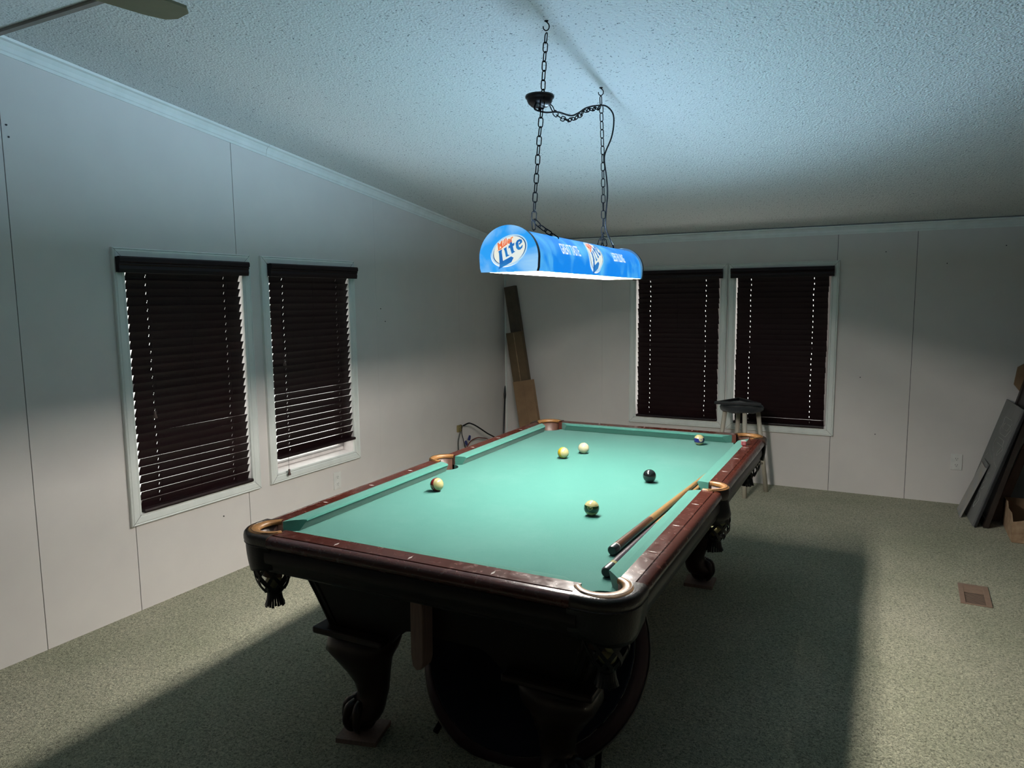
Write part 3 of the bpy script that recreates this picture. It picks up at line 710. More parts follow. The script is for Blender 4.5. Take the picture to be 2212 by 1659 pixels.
# side pockets
def side_parts(sx):
    F = lambda p: (sx * p[0], p[1])
    a0, a1 = -math.asin(.066 / .066 * .97), math.asin(.97)
    bm = B(); ang = math.radians(98)
    def ringpt(r, a): return (SC[0] + r * math.cos(a), r * math.sin(a))
    n2 = 24
    levels = [(.020, .800), (.022, .793), (.023, .783), (.022, .770), (.019, .757)]
    # outer casting band (leather), from the rail line outwards
    rs = []
    for i in range(n2 + 1):
        a = -ang + 2 * ang * i / n2
        rs.append([bm.verts.new((*F(ringpt(SC[2] + d * (.55 + .45 * math.cos(a * .9)), a)), z)) for d, z in levels] + [bm.verts.new((*F(ringpt(SC[2], a)), z)) for d, z in levels[::-1]])
    K = len(levels) * 2
    for i in range(n2):
        for k in range(K): bm.faces.new([rs[i][k], rs[i][(k + 1) % K], rs[i + 1][(k + 1) % K], rs[i + 1][k]])
    bm.faces.new(rs[0]); bm.faces.new(rs[-1])
    obj('pocket_casting', bm, BROWNLE, tbl, auto=45)
    bm = B(); prof = [(-.005, .790), (-.006, .799), (-.002, .8045), (.008, .8055), (.016, .8045), (.020, .8005)]; rs = []
    for i in range(n2 + 1):
        a = -ang + 2 * ang * i / n2
        w = .60 + .42 * math.sin(PI * i / n2)
        rs.append([bm.verts.new((*F(ringpt(SC[2] + d * w, a)), z)) for d, z in prof])
    for i in range(n2):
        for k in range(len(prof) - 1): bm.faces.new([rs[i][k], rs[i][k + 1], rs[i + 1][k + 1], rs[i + 1][k]])
    obj('pocket_rim', bm, TANLE, tbl, smooth=True)
    bm = B(); tube(bm, [(*F(ringpt(SC[2] + .014, -ang + 2 * ang * i / 24)), .8054) for i in range(2, 23)], .0010, 5); obj('piping', bm, BLACKLE, tbl)
    bm = B(); pr = [(.059, .795), (.057, .70), (.050, .65)]; rs = []
    for i in range(17):
        a = -PI / 2 + PI * i / 16
        rs.append([bm.verts.new((*F(ringpt(r, a)), z)) for r, z in pr] + [bm.verts.new((*F(ringpt(r + .0015, a)), z)) for r, z in pr[::-1]])
    for i in range(16):
        for k in range(6): bm.faces.new([rs[i][k], rs[i][(k + 1) % 6], rs[i + 1][(k + 1) % 6], rs[i + 1][k]])
    obj('pocket_liner', bm, LINER, tbl, smooth=True)
    # shield: flares outwards then cuts in, pointed bottom
    bm = B(); m = 15; rows = [(.022, .760), (.025, .735), (.030, .710), (.034, .690), (.028, .675), (.022, .664)]; lo = []; hi = []
    for d, z in rows:
        lo.append([bm.verts.new((*F(ringpt(SC[2] + d - .004, -1.15 + 2.3 * i / (m - 1))), z)) for i in range(m)])
        hi.append([bm.verts.new((*F(ringpt(SC[2] + d - .008, -1.15 + 2.3 * i / (m - 1))), z)) for i in range(m)])
    for A in (lo, hi):
        for j in range(len(rows) - 1):
            for i in range(m - 1): bm.faces.new([A[j][i], A[j][i + 1], A[j + 1][i + 1], A[j + 1][i]])
    for i in range(m - 1): bm.faces.new([lo[-1][i], lo[-1][i + 1], hi[-1][i + 1], hi[-1][i]])
    for i in (0, m - 1):
        for j in range(len(rows) - 1): bm.faces.new([lo[j][i], lo[j + 1][i], hi[j + 1][i], hi[j][i]])
    obj('pocket_shield', bm, BLACKLE, tbl, auto=35)
    net(sx * .652, 0, .690, .590, .056, .034)
for sx in (-1, 1): side_parts(sx)
# cabinet: four tapering panels with arched lower edge
CX, CY = .560, 1.075
def cab_panel(half_t, half_b, nt_, nb_, f, leg_in):
    """outline in (u,t) t = height; f maps (u,z,out) """
    z0, z1 = .405, .676; arch = .472
    up_pts = [(half_t, z1)]
    def hx(z): return half_b + (half_t - half_b) * (z - z0) / (z1 - z0)
    right = [(hx(z1), z1), (hx(z0), z0), (leg_in, z0), (leg_in - .012, z0 + .012), (leg_in - .035, .445), (leg_in - .065, .466), (leg_in - .085, arch)]
    left = [(-a, b_) for a, b_ in right[::-1]]
    return right + left
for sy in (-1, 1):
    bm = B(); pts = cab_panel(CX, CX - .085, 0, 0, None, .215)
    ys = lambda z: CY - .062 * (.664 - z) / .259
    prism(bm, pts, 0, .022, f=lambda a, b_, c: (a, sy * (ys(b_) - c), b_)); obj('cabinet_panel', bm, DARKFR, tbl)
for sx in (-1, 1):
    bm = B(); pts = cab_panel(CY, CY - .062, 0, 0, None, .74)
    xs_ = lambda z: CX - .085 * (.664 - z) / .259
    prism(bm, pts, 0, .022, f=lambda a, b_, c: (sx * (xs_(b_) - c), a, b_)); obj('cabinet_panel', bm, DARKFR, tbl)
for sx in (-1, 1):
    for sy in (-1, 1):
        for k, off in enumerate((.004, .030)):
            bm = B(); tube(bm, [(sx * (CX - off), sy * (CY + .003), .676), (sx * (CX - .085 - off), sy * (CY - .059), .430)], .006, 8); obj('corner_bead', bm, DARKFR, tbl, smooth=True)
# legs: cap slab, knee, ankle, claw over ball
def leg(sx, sy):
    cx_, cy_ = sx * .375, sy * .945
    e = bpy.data.objects.new('leg', None); e.empty_display_size = .03; link(e, tbl); e.location = (cx_, cy_, 0)
    dx, dy = sx * .75, sy * .66
    bm = B(); w1, w2 = .150, .115
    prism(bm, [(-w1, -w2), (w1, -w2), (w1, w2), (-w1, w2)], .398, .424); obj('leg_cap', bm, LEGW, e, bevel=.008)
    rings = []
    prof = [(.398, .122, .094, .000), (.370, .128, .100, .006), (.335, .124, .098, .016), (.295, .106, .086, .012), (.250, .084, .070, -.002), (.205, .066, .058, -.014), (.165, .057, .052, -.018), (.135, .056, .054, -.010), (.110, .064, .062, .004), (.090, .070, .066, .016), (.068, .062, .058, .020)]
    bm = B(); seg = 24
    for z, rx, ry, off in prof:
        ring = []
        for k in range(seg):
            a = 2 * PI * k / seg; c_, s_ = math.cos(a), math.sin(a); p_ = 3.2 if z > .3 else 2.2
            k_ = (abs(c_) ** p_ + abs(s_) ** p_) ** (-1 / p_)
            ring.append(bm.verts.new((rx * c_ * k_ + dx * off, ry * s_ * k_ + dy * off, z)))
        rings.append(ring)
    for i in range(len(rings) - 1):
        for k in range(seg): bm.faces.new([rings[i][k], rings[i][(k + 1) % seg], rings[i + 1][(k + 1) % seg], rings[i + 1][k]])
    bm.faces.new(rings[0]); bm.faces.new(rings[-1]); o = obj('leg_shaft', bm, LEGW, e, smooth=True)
    bm = B(); bmesh.ops.create_uvsphere(bm, u_segments=24, v_segments=14, radius=.052)
    obj('foot_ball', bm, LEGW, e, smooth=True, loc=(dx * .022, dy * .022, .070))
    base = math.atan2(dy, dx)
    for k, da in enumerate((-1.15, -.40, .40, 1.15)):
        a = base + da; c_, s_ = math.cos(a), math.sin(a); bx, by = dx * .022, dy * .022
        pts = [(bx + c_ * .025, by + s_ * .025, .132), (bx + c_ * .052, by + s_ * .052, .118), (bx + c_ * .064, by + s_ * .064, .090), (bx + c_ * .063, by + s_ * .063, .062), (bx + c_ * .052, by + s_ * .052, .038), (bx + c_ * .043, by + s_ * .043, .026)]
        bm = B(); tube(bm, smooth_path(pts, 3), [.016, .017, .018, .0185, .018, .016, .0145, .015, .0155, .014, .0125, .011, .009, .007, .005, .003], 8); obj('claw', bm, LEGW, e, smooth=True)
    return e
for sx in (-1, 1):
    for sy in (-1, 1): leg(sx, sy)
# hanging wooden slat at the front panel
bm = B()
prism(bm, [(-.023, .640), (.020, .634), (.023, .60), (.020, .43), (.013, .405), (-.006, .398), (-.020, .412), (-.026, .45)], 0, .060, f=lambda a, b_, c: (a - .037, -1.118 + c, b_))
sl_ = obj('wooden_slat', bm, RAWWOOD, tbl, bevel=.004); sl_['label'] = 'pale unvarnished wooden slat hanging at the front end'
# wooden shims under the feet
def TW(x, y, z=0.0):
    c_, s_ = math.cos(-TYAW), math.sin(-TYAW); return Vector((c_ * x - s_ * y, s_ * x + c_ * y, z))
for sx, sy, r, lb in ((-1, -1, .3, 'left foot at the near end'), (1, -1, -.2, 'right foot at the near end'), (1, 1, .1, 'right foot at the far end'), (-1, 1, .2, 'left foot at the far end')):
    bm = B(); prism(bm, [(-.078, -.070), (.074, -.075), (.080, .070), (-.074, .075)], 0, .018)
    o = obj('wood_block', bm, RAWWOOD, bevel=.002, loc=TW(sx * .392, sy * .960)); o.rotation_euler = (0, 0, r)
    tag(o, 'flat raw wood block under the pool table, %s' % lb, 'wood block', 'wood blocks under the table feet')

# ---------------------------------------------------------------- balls
BR = .0286
def stripe_bm(band):
    bm = B(); bmesh.ops.create_uvsphere(bm, u_segments=48, v_segments=60, radius=BR)
    for f in bm.faces:
        f.material_index = 1 if abs(f.calc_center_median().z) < BR * .42 else 0
    return bm
def decal(e, ndir, upd, radius, mats, txt=None, ring=True, disc=None):
    """round number field on the ball, pushed onto the sphere"""
    ndir = ndir.normalized(); rt = upd.cross(ndir).normalized(); uu = ndir.cross(rt)
    def onto(bm, lift):
        for v in bm.verts:
            p = rt * v.co.x + uu * v.co.y; d2 = min(p.length_squared, (BR * .98) ** 2)
            v.co = (p + ndir * math.sqrt(BR * BR - d2)) * ((BR + lift) / BR)
        return bm
    if disc:
        bm = B(); ctr = bm.verts.new((0, 0, 0)); rings = []
        for j in range(1, 5): rings.append([bm.verts.new((radius * j / 4 * math.cos(2 * PI * k / 24), radius * j / 4 * math.sin(2 * PI * k / 24), 0)) for k in range(24)])
        for k in range(24): bm.faces.new([ctr, rings[0][k], rings[0][(k + 1) % 24]])
        for j in range(3):
            for k in range(24): bm.faces.new([rings[j][k], rings[j][(k + 1) % 24], rings[j + 1][(k + 1) % 24], rings[j + 1][k]])
        obj('number_disc', onto(bm, .00012), disc, e)
    if ring:
        bm = B(); a = [bm.verts.new((radius * .84 * math.cos(2 * PI * k / 32), radius * .84 * math.sin(2 * PI * k / 32), 0)) for k in range(32)]; b_ = [bm.verts.new((radius * math.cos(2 * PI * k / 32), radius * math.sin(2 * PI * k / 32), 0)) for k in range(32)]
        for k in range(32): bm.faces.new([a[k], a[(k + 1) % 32], b_[(k + 1) % 32], b_[k]])
        obj('number_ring', onto(bm, .00025), mats[0], e)
    if txt:
        bm = text_mesh(txt, radius * 1.25, bold=radius * .035)
        for v in bm.verts: v.co.x *= .92; v.co.z = 0
        bmesh.ops.triangulate(bm, faces=bm.faces[:])
        for _ in range(3):
            es = [q for q in bm.edges if q.calc_length() > .0022]
            if es: bmesh.ops.subdivide_edges(bm, edges=es, cuts=1); bmesh.ops.triangulate(bm, faces=bm.faces[:])
        obj('numeral', onto(bm, .0004), mats[1], e)
def view_dir(px_, py_, c):
    """direction on the ball whose projection is offset (right,up) in ball radii seen from the camera"""
    d = (CAM_P - c).normalized(); r = CR - d * CR.dot(d); r.normalize(); u = d.cross(r)
    z = math.sqrt(max(0, 1 - px_ ** 2 - py_ ** 2)); return (r * px_ + u * py_ + d * z).normalized(), r, u, d
def ball(name, pos, mats, label, band=True, pole=None, group='balls on the pool table'):
    e = empty(name, pos, label=label, cat='ball', group=group)
    bm = stripe_bm(band) if band else None
    if not band:
        bm = B(); bmesh.ops.create_uvsphere(bm, u_segments=48, v_segments=32, radius=BR)
    o = obj('ball_body', bm, mats, e, smooth=True)
    if pole is not None:
        o.rotation_mode = 'QUATERNION'; o.rotation_quaternion = Vector((0, 0, 1)).rotation_difference(pole)
    return e
zb = ZB + BR
c = Vector((.293, -.434, zb)); e = ball('striped_ball', c, [CREAM, BGREEN], 'green striped ball showing number 14, nearest ball to the camera', pole=Vector((.06, .03, 1)).normalized())
nd, r_, u_, d_ = view_dir(-.20, .04, c); decal(e, nd, u_, .0100, [CREAM, CREAM], '14')
c = Vector((.342, .128, zb)); ball('black_ball', c, [BBLACK], 'solid black ball lying alone right of the table centre', band=False)
c = Vector((-.140, .555, zb)); ball('cue_ball', c, [CUEB], 'plain cream white cue ball without any stripe', band=False)
c = Vector((-.190, .406, zb)); nd, r_, u_, d_ = view_dir(.60, .10, c); ball('striped_ball', c, [CREAM, BYEL], 'cream ball with yellow stripe on its left side, beside the cue ball', pole=nd)
c = Vector((.346, 1.022, zb)); e = ball('striped_ball', c, [CREAM, BBLUE], 'blue striped ball with number 10, near the far cushion', pole=Vector((-.04, 0, 1)).normalized())
nd, r_, u_, d_ = view_dir(.34, .02, c); decal(e, nd, u_, .0112, [CREAM, BBLUE], '10', disc=CUEB)
c = Vector((-.419, -.395, zb)); nd, r_, u_, d_ = view_dir(.56, .12, c); e = ball('striped_ball', c, [CREAM, BRED], 'cream ball with dark red stripe on its left, near the left cushion', pole=nd)
nd2, r_, u_, d_ = view_dir(-.74, -.42, c); decal(e, nd2, (u_ * .8 + r_ * .6), .0100, [CREAM, CREAM], '11')
# balls lying in the nets
def pocket_balls(cx_, cy_, z0, items, where):
    for (dx, dy, dz, m, lb) in items:
        p_ = TW(cx_ + dx, cy_ + dy, z0 + dz); bm = B(); bmesh.ops.create_uvsphere(bm, u_segments=24, v_segments=16, radius=BR - .001)
        o = obj('pocketed_ball', bm, m, smooth=True, loc=p_); tag(o, lb + where, 'ball', 'balls lying in the pocket nets')
pocket_balls(.600, -1.150, .612, [(.002, -.001, 0, CREAM, 'cream ball at the bottom of '), (.020, -.018, .046, CREAM, 'cream ball above two others in '), (-.022, -.012, .054, BORANGE, 'orange red ball in ')], 'the near right corner pocket net')
pocket_balls(.652, 0, .622, [(.002, -.002, 0, CREAM, 'cream ball at the bottom of '), (.022, -.016, .050, CREAM, 'upper cream ball in ')], 'the right side pocket net')
pocket_balls(-.600, -1.150, .612, [(0, 0, 0, CREAM, 'cream ball lying in ')], 'the near left corner pocket net')

# ---------------------------------------------------------------- cues
def cue(tip, butt, rb, rt, segs, label):
    a, b_ = Vector(butt), Vector(tip); L_ = (b_ - a).length; d = (b_ - a).normalized()
    e = empty('cue_stick', a, label=label, cat='cue', group='cues lying on the table'); e.rotation_mode = 'QUATERNION'; e.rotation_quaternion = Vector((0, 0, 1)).rotation_difference(d)
    for nm, t0, t1, m in segs:
        bm = B(); r = lambda t: rb + (rt - rb) * t
        pr = [(r(t0), t0 * L_), (r(t1), t1 * L_)]
        if t0 == 0: pr = [(r(0) * .80, 0), (r(0), .004)] + pr[1:]
        lathe(bm, pr, 20); obj(nm, bm, m, e, auto=40)
    return e
cue((.550, .60, ZB + .0075), (.507, -.805, ZB + .0165), .0160, .0062, [('butt_cap', 0, .022, BLACKPL), ('butt_ring', .022, .026, CHWH), ('butt', .026, .26, CUEBROWN), ('forearm', .26, .50, CUEWOOD), ('shaft', .50, .985, CUEWOOD), ('tip', .985, 1.0, CHWH)],
    'brown butted cue lying along the right cushion, farther from that cushion')
cue((.5660, .46, ZB + .0075), (.5535, -.985, ZB + .0168), .0160, .0062, [('butt_cap', 0, .035, BLACKPL), ('butt_ring', .035, .046, CREAM), ('butt', .046, .34, CUEPURP), ('forearm', .34, .50, CUEWOOD), ('shaft', .50, .985, CUEWOOD), ('tip', .985, 1.0, CHWH)],
    'dark butted cue with cream ring tucked against the right cushion')

# chalk
e = empty('chalk_cube', TW(.612, .895, ZT + .0005), .35, label='small red chalk cube with white top on the right rail', cat='chalk')
boxo('cube_body', (-.011, .011, -.011, .011, 0, .019), CHRED, e, bevel=.001)
boxo('chalk_top', (-.0108, .0108, -.0108, .0108, .019, .023), CHWH, e, bevel=.001)
bm = B()
for a in range(4):
    for zz in (.006, .0125):
        ca, sa = math.cos(a * PI / 2), math.sin(a * PI / 2)
        P = lambda u, d, z: (ca * u - sa * d, sa * u + ca * d, z)
        vs_ = [bm.verts.new(P(u, d, z)) for u, d, z in [(-.007, -.0112, zz - .001), (.007, -.0112, zz - .001), (.007, -.0112, zz + .001), (-.007, -.0112, zz + .001), (-.007, -.0108, zz - .001), (.007, -.0108, zz - .001), (.007, -.0108, zz + .001), (-.007, -.0108, zz + .001)]]
        for q in [(0, 3, 2, 1), (4, 5, 6, 7), (0, 1, 5, 4), (1, 2, 6, 5), (2, 3, 7, 6), (3, 0, 4, 7)]: bm.faces.new([vs_[k] for k in q])
obj('label_print', bm, CHWH, e)

# ================================================================ saucer chair under the near end
e = empty('saucer_chair', (.135, -.64, 0), .12, label='dark navy and maroon round chair shoved under the near end of pool table', cat='chair')
tilt = math.radians(48); ctr = Vector((0, 0, .322)); Rr = .382
def sc(r, a, h):   # disc coordinates -> xyz ; disc normal tilts to the camera (-y) and up
    x = r * math.cos(a); v = r * math.sin(a)
    return ctr + Vector((x, v * math.cos(tilt) + h * -math.sin(tilt), v * math.sin(tilt) + h * math.cos(tilt)))
bm = B(); rs = []
for j in range(10):
    rr = Rr * j / 9; h = -.10 * (1 - (j / 9) ** 2)
    rs.append([bm.verts.new(sc(max(rr, .001), 2 * PI * k / 40, h)) for k in range(40)])
for j in range(9):
    for k in range(40): bm.faces.new([rs[j][k], rs[j][(k + 1) % 40], rs[j + 1][(k + 1) % 40], rs[j + 1][k]])
bm.faces.new(rs[0]); o = obj('seat_bowl', bm, NAVY, e, smooth=True); sm = o.modifiers.new('thick', 'SOLIDIFY'); sm.thickness = .012
bm = B(); rs = []
for j in range(4):
    rr = Rr + .004 + [0, .016, .034, .052][j] * 1.0; h = [.000, -.014, -.034, -.060][j]
    rs.append([bm.verts.new(sc(rr - .012 * (j == 3), 2 * PI * k / 40, h)) for k in range(40)])
for j in range(3):
    for k in range(40): bm.faces.new([rs[j][k], rs[j][(k + 1) % 40], rs[j + 1][(k + 1) % 40], rs[j + 1][k]])
o = obj('seat_skirt', bm, MAROON, e, smooth=True); sm = o.modifiers.new('thick', 'SOLIDIFY'); sm.thickness = .006
bm = B(); tube(bm, [sc(Rr + .046, 2 * PI * k / 48, -.056) for k in range(48)], .0035, 6, closed=True); obj('piping', bm, RIMP, e, smooth=True)
for s in (-1, 1):
    bm = B(); tube(bm, [(s * .30, -.18, .010), (s * .26, .03, .14), (s * .24, .20, .30)], .011, 10); obj('leg', bm, DARKMETAL, e, smooth=True)
    bm = B(); tube(bm, [(s * .30, .24, .010), (s * .27, .05, .13), (s * .30, -.10, .20)], .011, 10); obj('leg', bm, DARKMETAL, e, smooth=True)

# ================================================================ stool
e = empty('bar_stool', (.215, 3.0, 0), 0, label='pale wooden bar stool with black padded seat before the far wall', cat='stool')
for a in (-69, 21, 111, 201):
    a = math.radians(a); c_, s_ = math.cos(a), math.sin(a)
    bm = B(); tube(bm, [(.208 * c_, .208 * s_, 0), (.125 * c_, .125 * s_, .665)], [.0175, .0175], 16); obj('leg', bm, STOOLW, e, smooth=True)
for i, (a, b_, z) in enumerate(((-69, 21, .235), (21, 111, .30), (111, 201, .235), (201, 291, .30))):
    k = .208 + (.125 - .208) * z / .665; a, b_ = math.radians(a), math.radians(b_)
    bm = B(); tube(bm, [(k * math.cos(a), k * math.sin(a), z), (k * math.cos(b_), k * math.sin(b_), z)], .009, 10); obj('rung', bm, STOOLW, e, smooth=True)
bm = B(); lathe(bm, [(.02, .655), (.150, .655), (.163, .664), (.168, .682), (.160, .700), (.135, .712), (.05, .716), (.001, .716)], 40); 
for v in bm.verts: v.co.z += .006 * math.sin(v.co.x * 40) * math.sin(v.co.y * 37)
obj('seat_cushion', bm, BLACKCLOTH, e, smooth=True)
# triangle rack on the stool
e = empty('ball_rack', (.205, 2.96, .722), math.radians(8), label='black triangular ball rack lying on the stool seat', cat='rack')
tri_o = [(-.185, -.125), (.165, -.125), (-.010, .175)]
def inset(p, k):
    cx_ = sum(q[0] for q in tri_o) / 3; cy_ = sum(q[1] for q in tri_o) / 3; return (cx_ + (p[0] - cx_) * k, cy_ + (p[1] - cy_) * k)
for i in range(3):
    a, b_ = tri_o[i], tri_o[(i + 1) % 3]; bm = B(); prism(bm, [inset(a, 1), inset(b_, 1), inset(b_, .84), inset(a, .84)], 0, .022)
    obj('rack_side', bm, BLACKPL, e, bevel=.003)

# ================================================================ leaning boards at the right
a_ = math.radians(-3); le = math.radians(16)
ux = Vector((math.sin(a_), math.cos(a_), 0)); nn = Vector((math.cos(a_), -math.sin(a_), 0)); vz = nn * math.sin(le) + Vector((0, 0, 1)) * math.cos(le); nrm = (ux.cross(vz)).normalized()
if nrm.x > 0: nrm = -nrm        # faces the room
BRp = Vector((1.783, 2.761, 0.004))
e = empty('lettered_board', (0, 0, 0), label='grey board with pale outlined letters leaning at the right edge', cat='board')
Pb = lambda u, v_, d: tuple(BRp + ux * u + vz * v_ + nrm * d)
bm = B(); prism(bm, [(-.012, 0), (.49, 0), (.49, .842), (-.030, .842)], -.010, 0, f=Pb); obj('board_sheet', bm, BOARDG, e)
bm = B(); prism(bm, [(-.034, 0), (-.012, 0), (-.030, .842), (-.052, .842)], -.022, -.010, f=Pb); obj('board_edge', bm, BLACKPL, e)
STR = [[(0.3, 0.737), (0.102, 0.741), (0.061, 0.72), (0.079, 0.705), (0.036, 0.683), (0.101, 0.624), (0.275, 0.619), (0.325, 0.642), (0.298, 0.685), (0.319, 0.725), (0.3, 0.737)], [(0.172, 0.702), (0.084, 0.704), (0.121, 0.663), (0.177, 0.662)], [(0.247, 0.7), (0.273, 0.68), (0.272, 0.661), (0.231, 0.659)],
       [(0.271, 0.595), (0.095, 0.597), (0.073, 0.568), (0.035, 0.542), (0.117, 0.485), (0.141, 0.508), (0.074, 0.561), (0.246, 0.557)], [(0.316, 0.575), (0.337, 0.533), (0.274, 0.489)], [(0.394, 0.483), (0.223, 0.443)], [(0.218, 0.485), (0.122, 0.441), (0.023, 0.427)], [(0.375, 0.452), (0.408, 0.428)],
       [(0.1, 0.367), (0.119, 0.353), (0.152, 0.348)], [(0.157, 0.315), (0.107, 0.316), (0.165, 0.271)], [(0.185, 0.232), (0.136, 0.235), (0.103, 0.264)], [(0.186, 0.208), (0.148, 0.208), (0.11, 0.188), (0.09, 0.16), (0.162, 0.09), (0.186, 0.116), (0.128, 0.168), (0.195, 0.168)]]
for s in STR:
    bm = B(); tube(bm, [Pb(u, v_, .0004) for u, v_ in s], .0016, 4); obj('letter_outline', bm, CHALKL, e)
# smaller tray-like sheet in front
e = empty('metal_tray', (0, 0, 0), label='small shiny grey sheet with folded top edge leaning on the lettered board', cat='tray')
p0, p1, q0, q1 = Vector((1.722, 2.945, .004)), Vector((1.722, 3.165, .004)), Vector((1.868, 2.945, .395)), Vector((1.866, 3.165, .415))
uu_ = (p1 - p0); vv_ = (q0 - p0); n_ = uu_.cross(vv_).normalized()
if n_.x > 0: n_ = -n_
Pt = lambda u, v_, d: tuple(p0 + uu_ * u + vv_ * v_ + n_ * d)
bm = B(); prism(bm, [(0, 0), (1, 0), (1, .93), (0, .93)], -.003, 0, f=Pt); obj('tray_sheet', bm, BOARDB, e)
bm = B(); prism(bm, [(0, .93), (1, .93), (1, 1.0), (0, 1.0)], -.012, -.002, f=Pt); obj('folded_edge', bm, BOARDG, e)
bm = B(); prism(bm, [(0, .915), (1, .915), (1, .93), (0, .93)], -.004, .003, f=Pt); obj('top_lip', bm, simple('worn_metal', (0.45, 0.40, 0.35), 0.4, (0.25, 0.2, 0.15), 30), e)
bm = B(); prism(bm, [(-.012, 0), (0, 0), (0, .93), (-.012, .93)], -.010, .002, f=Pt); obj('side_lip', bm, simple('worn_lip', (0.40, 0.38, 0.35), 0.4), e)
# dark framed panel behind
Pd = lambda u, v_, d: tuple(Vector((1.856, 2.735, .004)) + ux * u + (nn * math.sin(math.radians(14)) + Vector((0, 0, 1)) * math.cos(math.radians(14))) * v_ + Vector((1, 0, 0)) * d)
e = empty('dark_panel', (0, 0, 0), label='tall dark brown panel leaning behind the lettered board', cat='panel')
bm = B(); prism(bm, [(0, 0), (.40, 0), (.40, 1.02), (0, 1.02)], 0, .020, f=Pd); obj('panel_sheet', bm, DKWOOD, e)
for u0, u1, v0, v1 in ((0, .04, 0, 1.02), (.36, .40, 0, 1.02), (.04, .36, 0, .05), (.04, .36, .97, 1.02)):
    bm = B(); prism(bm, [(u0, v0), (u1, v0), (u1, v1), (u0, v1)], -.010, 0, f=Pd); obj('frame_strip', bm, DKWOOD, e)
e = empty('brown_plank', (0, 0, 0), label='rounded brown wooden plank standing between dark panel and open carton', cat='plank')
bm = B(); prism(bm, [(1.905, .02), (1.915, .006), (1.955, .006), (1.968, .02), (2.10, .52), (2.05, .52)], 2.932, 2.965, f=lambda a, b_, c: (a, c, b_)); obj('plank_body', bm, BRLEG, e, bevel=.006)
bm = B(); prism(bm, [(2.05, .52), (2.10, .52), (2.108, .56), (2.066, .56)], 2.934, 2.963, f=lambda a, b_, c: (a, c, b_)); obj('plank_end', bm, BRLEG, e, bevel=.004)
# tall flattened carton behind, with a flap
e = empty('flattened_carton', (0, 0, 0), label='tall flattened carton with bent flap at the right edge behind the boards', cat='carton')
Pc = lambda u, v_, d: tuple(Vector((1.95, 3.15, .004)) + Vector((0, 1, 0)) * u + (Vector((1, 0, 0)) * math.sin(math.radians(9)) + Vector((0, 0, 1)) * math.cos(math.radians(9))) * v_ + Vector((1, 0, 0)) * d)
bm = B(); prism(bm, [(0, 0), (.14, 0), (.14, 1.05), (0, 1.05)], 0, .02, f=Pc); obj('carton_sheet', bm, CARDD, e)
bm = B(); prism(bm, [(2.012, .93), (2.062, .865), (2.112, 1.02), (2.077, 1.085), (2.027, 1.05)], 3.150, 3.175, f=lambda a, b_, c: (a, c, b_)); obj('flap', bm, CARD, e)
# open cardboard box on the floor
e = empty('open_carton', (1.975, 2.48, 0), 0, label='open torn brown carton on the carpet at the right edge', cat='carton')
w_, d_2, h_ = .195, .44, .155; t = .004
boxo('carton_base', (0, w_, 0, d_2, 0.001, .006), CARD, e)
bm = B(); prism(bm, [(0, .004), (d_2, .004), (d_2, h_ + .03), (d_2 * .6, h_ + .045), (d_2 * .5, h_ + .01), (d_2 * .15, h_ + .02), (0, h_ - .02)], -t, 0, f=lambda a, b_, c: (c, a, b_)); obj('carton_side', bm, CARDL, e)
bm = B(); prism(bm, [(0, .004), (w_, .004), (w_, h_ - .01), (w_ * .4, h_), (0, h_ - .02)], -t, 0, f=lambda a, b_, c: (a, c, b_)); obj('carton_side', bm, CARDL, e)
boxo('carton_side', (0, w_, d_2, d_2 + t, .004, h_ + .03), CARD, e); boxo('carton_side', (w_, w_ + t, 0, d_2, .004, h_ + .03), CARD, e)
bm = B(); prism(bm, [(0, h_ + .02), (d_2 * .45, h_ + .01), (d_2 * .40, h_ + .14), (.03, h_ + .11)], 0, t, f=lambda a, b_, c: (w_ - .02 + c - (b_ - h_) * .1, a, b_)); obj('flap', bm, CARD, e)

# ================================================================ floor register
e = empty('floor_register', (1.620, 1.285, 0), math.radians(-1), label='brown metal floor vent in the carpet near the right edge', cat='vent')
bm = B(); w_, d_2 = .138, .290
box(bm, 0, .024, 0, d_2, 0, .006); box(bm, w_ - .026, w_, 0, d_2, 0, .006); box(bm, .024, w_ - .026, d_2 - .028, d_2, 0, .006); box(bm, .024, w_ - .026, 0, .010, 0, .006)
obj('register_frame', bm, VENTM, e, bevel=.0015)
boxo('damper_plate', (.024, w_ - .026, d_2 - .125, d_2 - .034, .0005, .0045), VENTM, e)
boxo('well_shade', (.024, w_ - .026, .010, d_2 - .125, .0003, .0012), SLOT, e)  # thin dark sheet, paints in the shade below the louvres
for k in range(9):
    y = .014 + k * .0165
    bm = B(); prism(bm, [(y, .0014), (y, .0022), (y + .0062, .0026), (y + .0062, .0016)], .024, w_ - .026, f=lambda a, b_, c: (c, a, b_)); obj('louvre', bm, VENTM, e)

# ================================================================ ceiling fan (one blade tip reaches into the frame)
FX, FY = -0.625, -2.13
e = empty('ceiling_fan', (FX, FY, 2.30), 0, label='ceiling fan with olive brown blades at the top left edge', cat='fan')
bm = B(); lathe(bm, [(.001, -.02), (.07, -.015), (.11, .02), (.12, .06), (.10, .10), (.03, .12), (.02, .13), (.02, zceil(FY) - 2.30 - .04), (.06, zceil(FY) - 2.30 - .01), (.065, zceil(FY) - 2.30)], 28); obj('motor_housing', bm, FANH, e, smooth=True)
base = math.radians(78)
for k in range(5):
    a = base + 2 * PI * k / 5
    bm = B(); outl = [(.17, -.050), (.60, -.068), (.655, -.060), (.675, -.030), (.675, .030), (.655, .060), (.60, .068), (.17, .050)]
    prism(bm, outl, .030, .037); b2 = obj('blade', bm, FANM, e); b2.rotation_euler = (math.radians(8) * math.cos(a) * 0, 0, a)
    bm = B(); box(bm, .10, .22, -.015, .015, .024, .030); b3 = obj('blade_bracket', bm, FANH, b2)

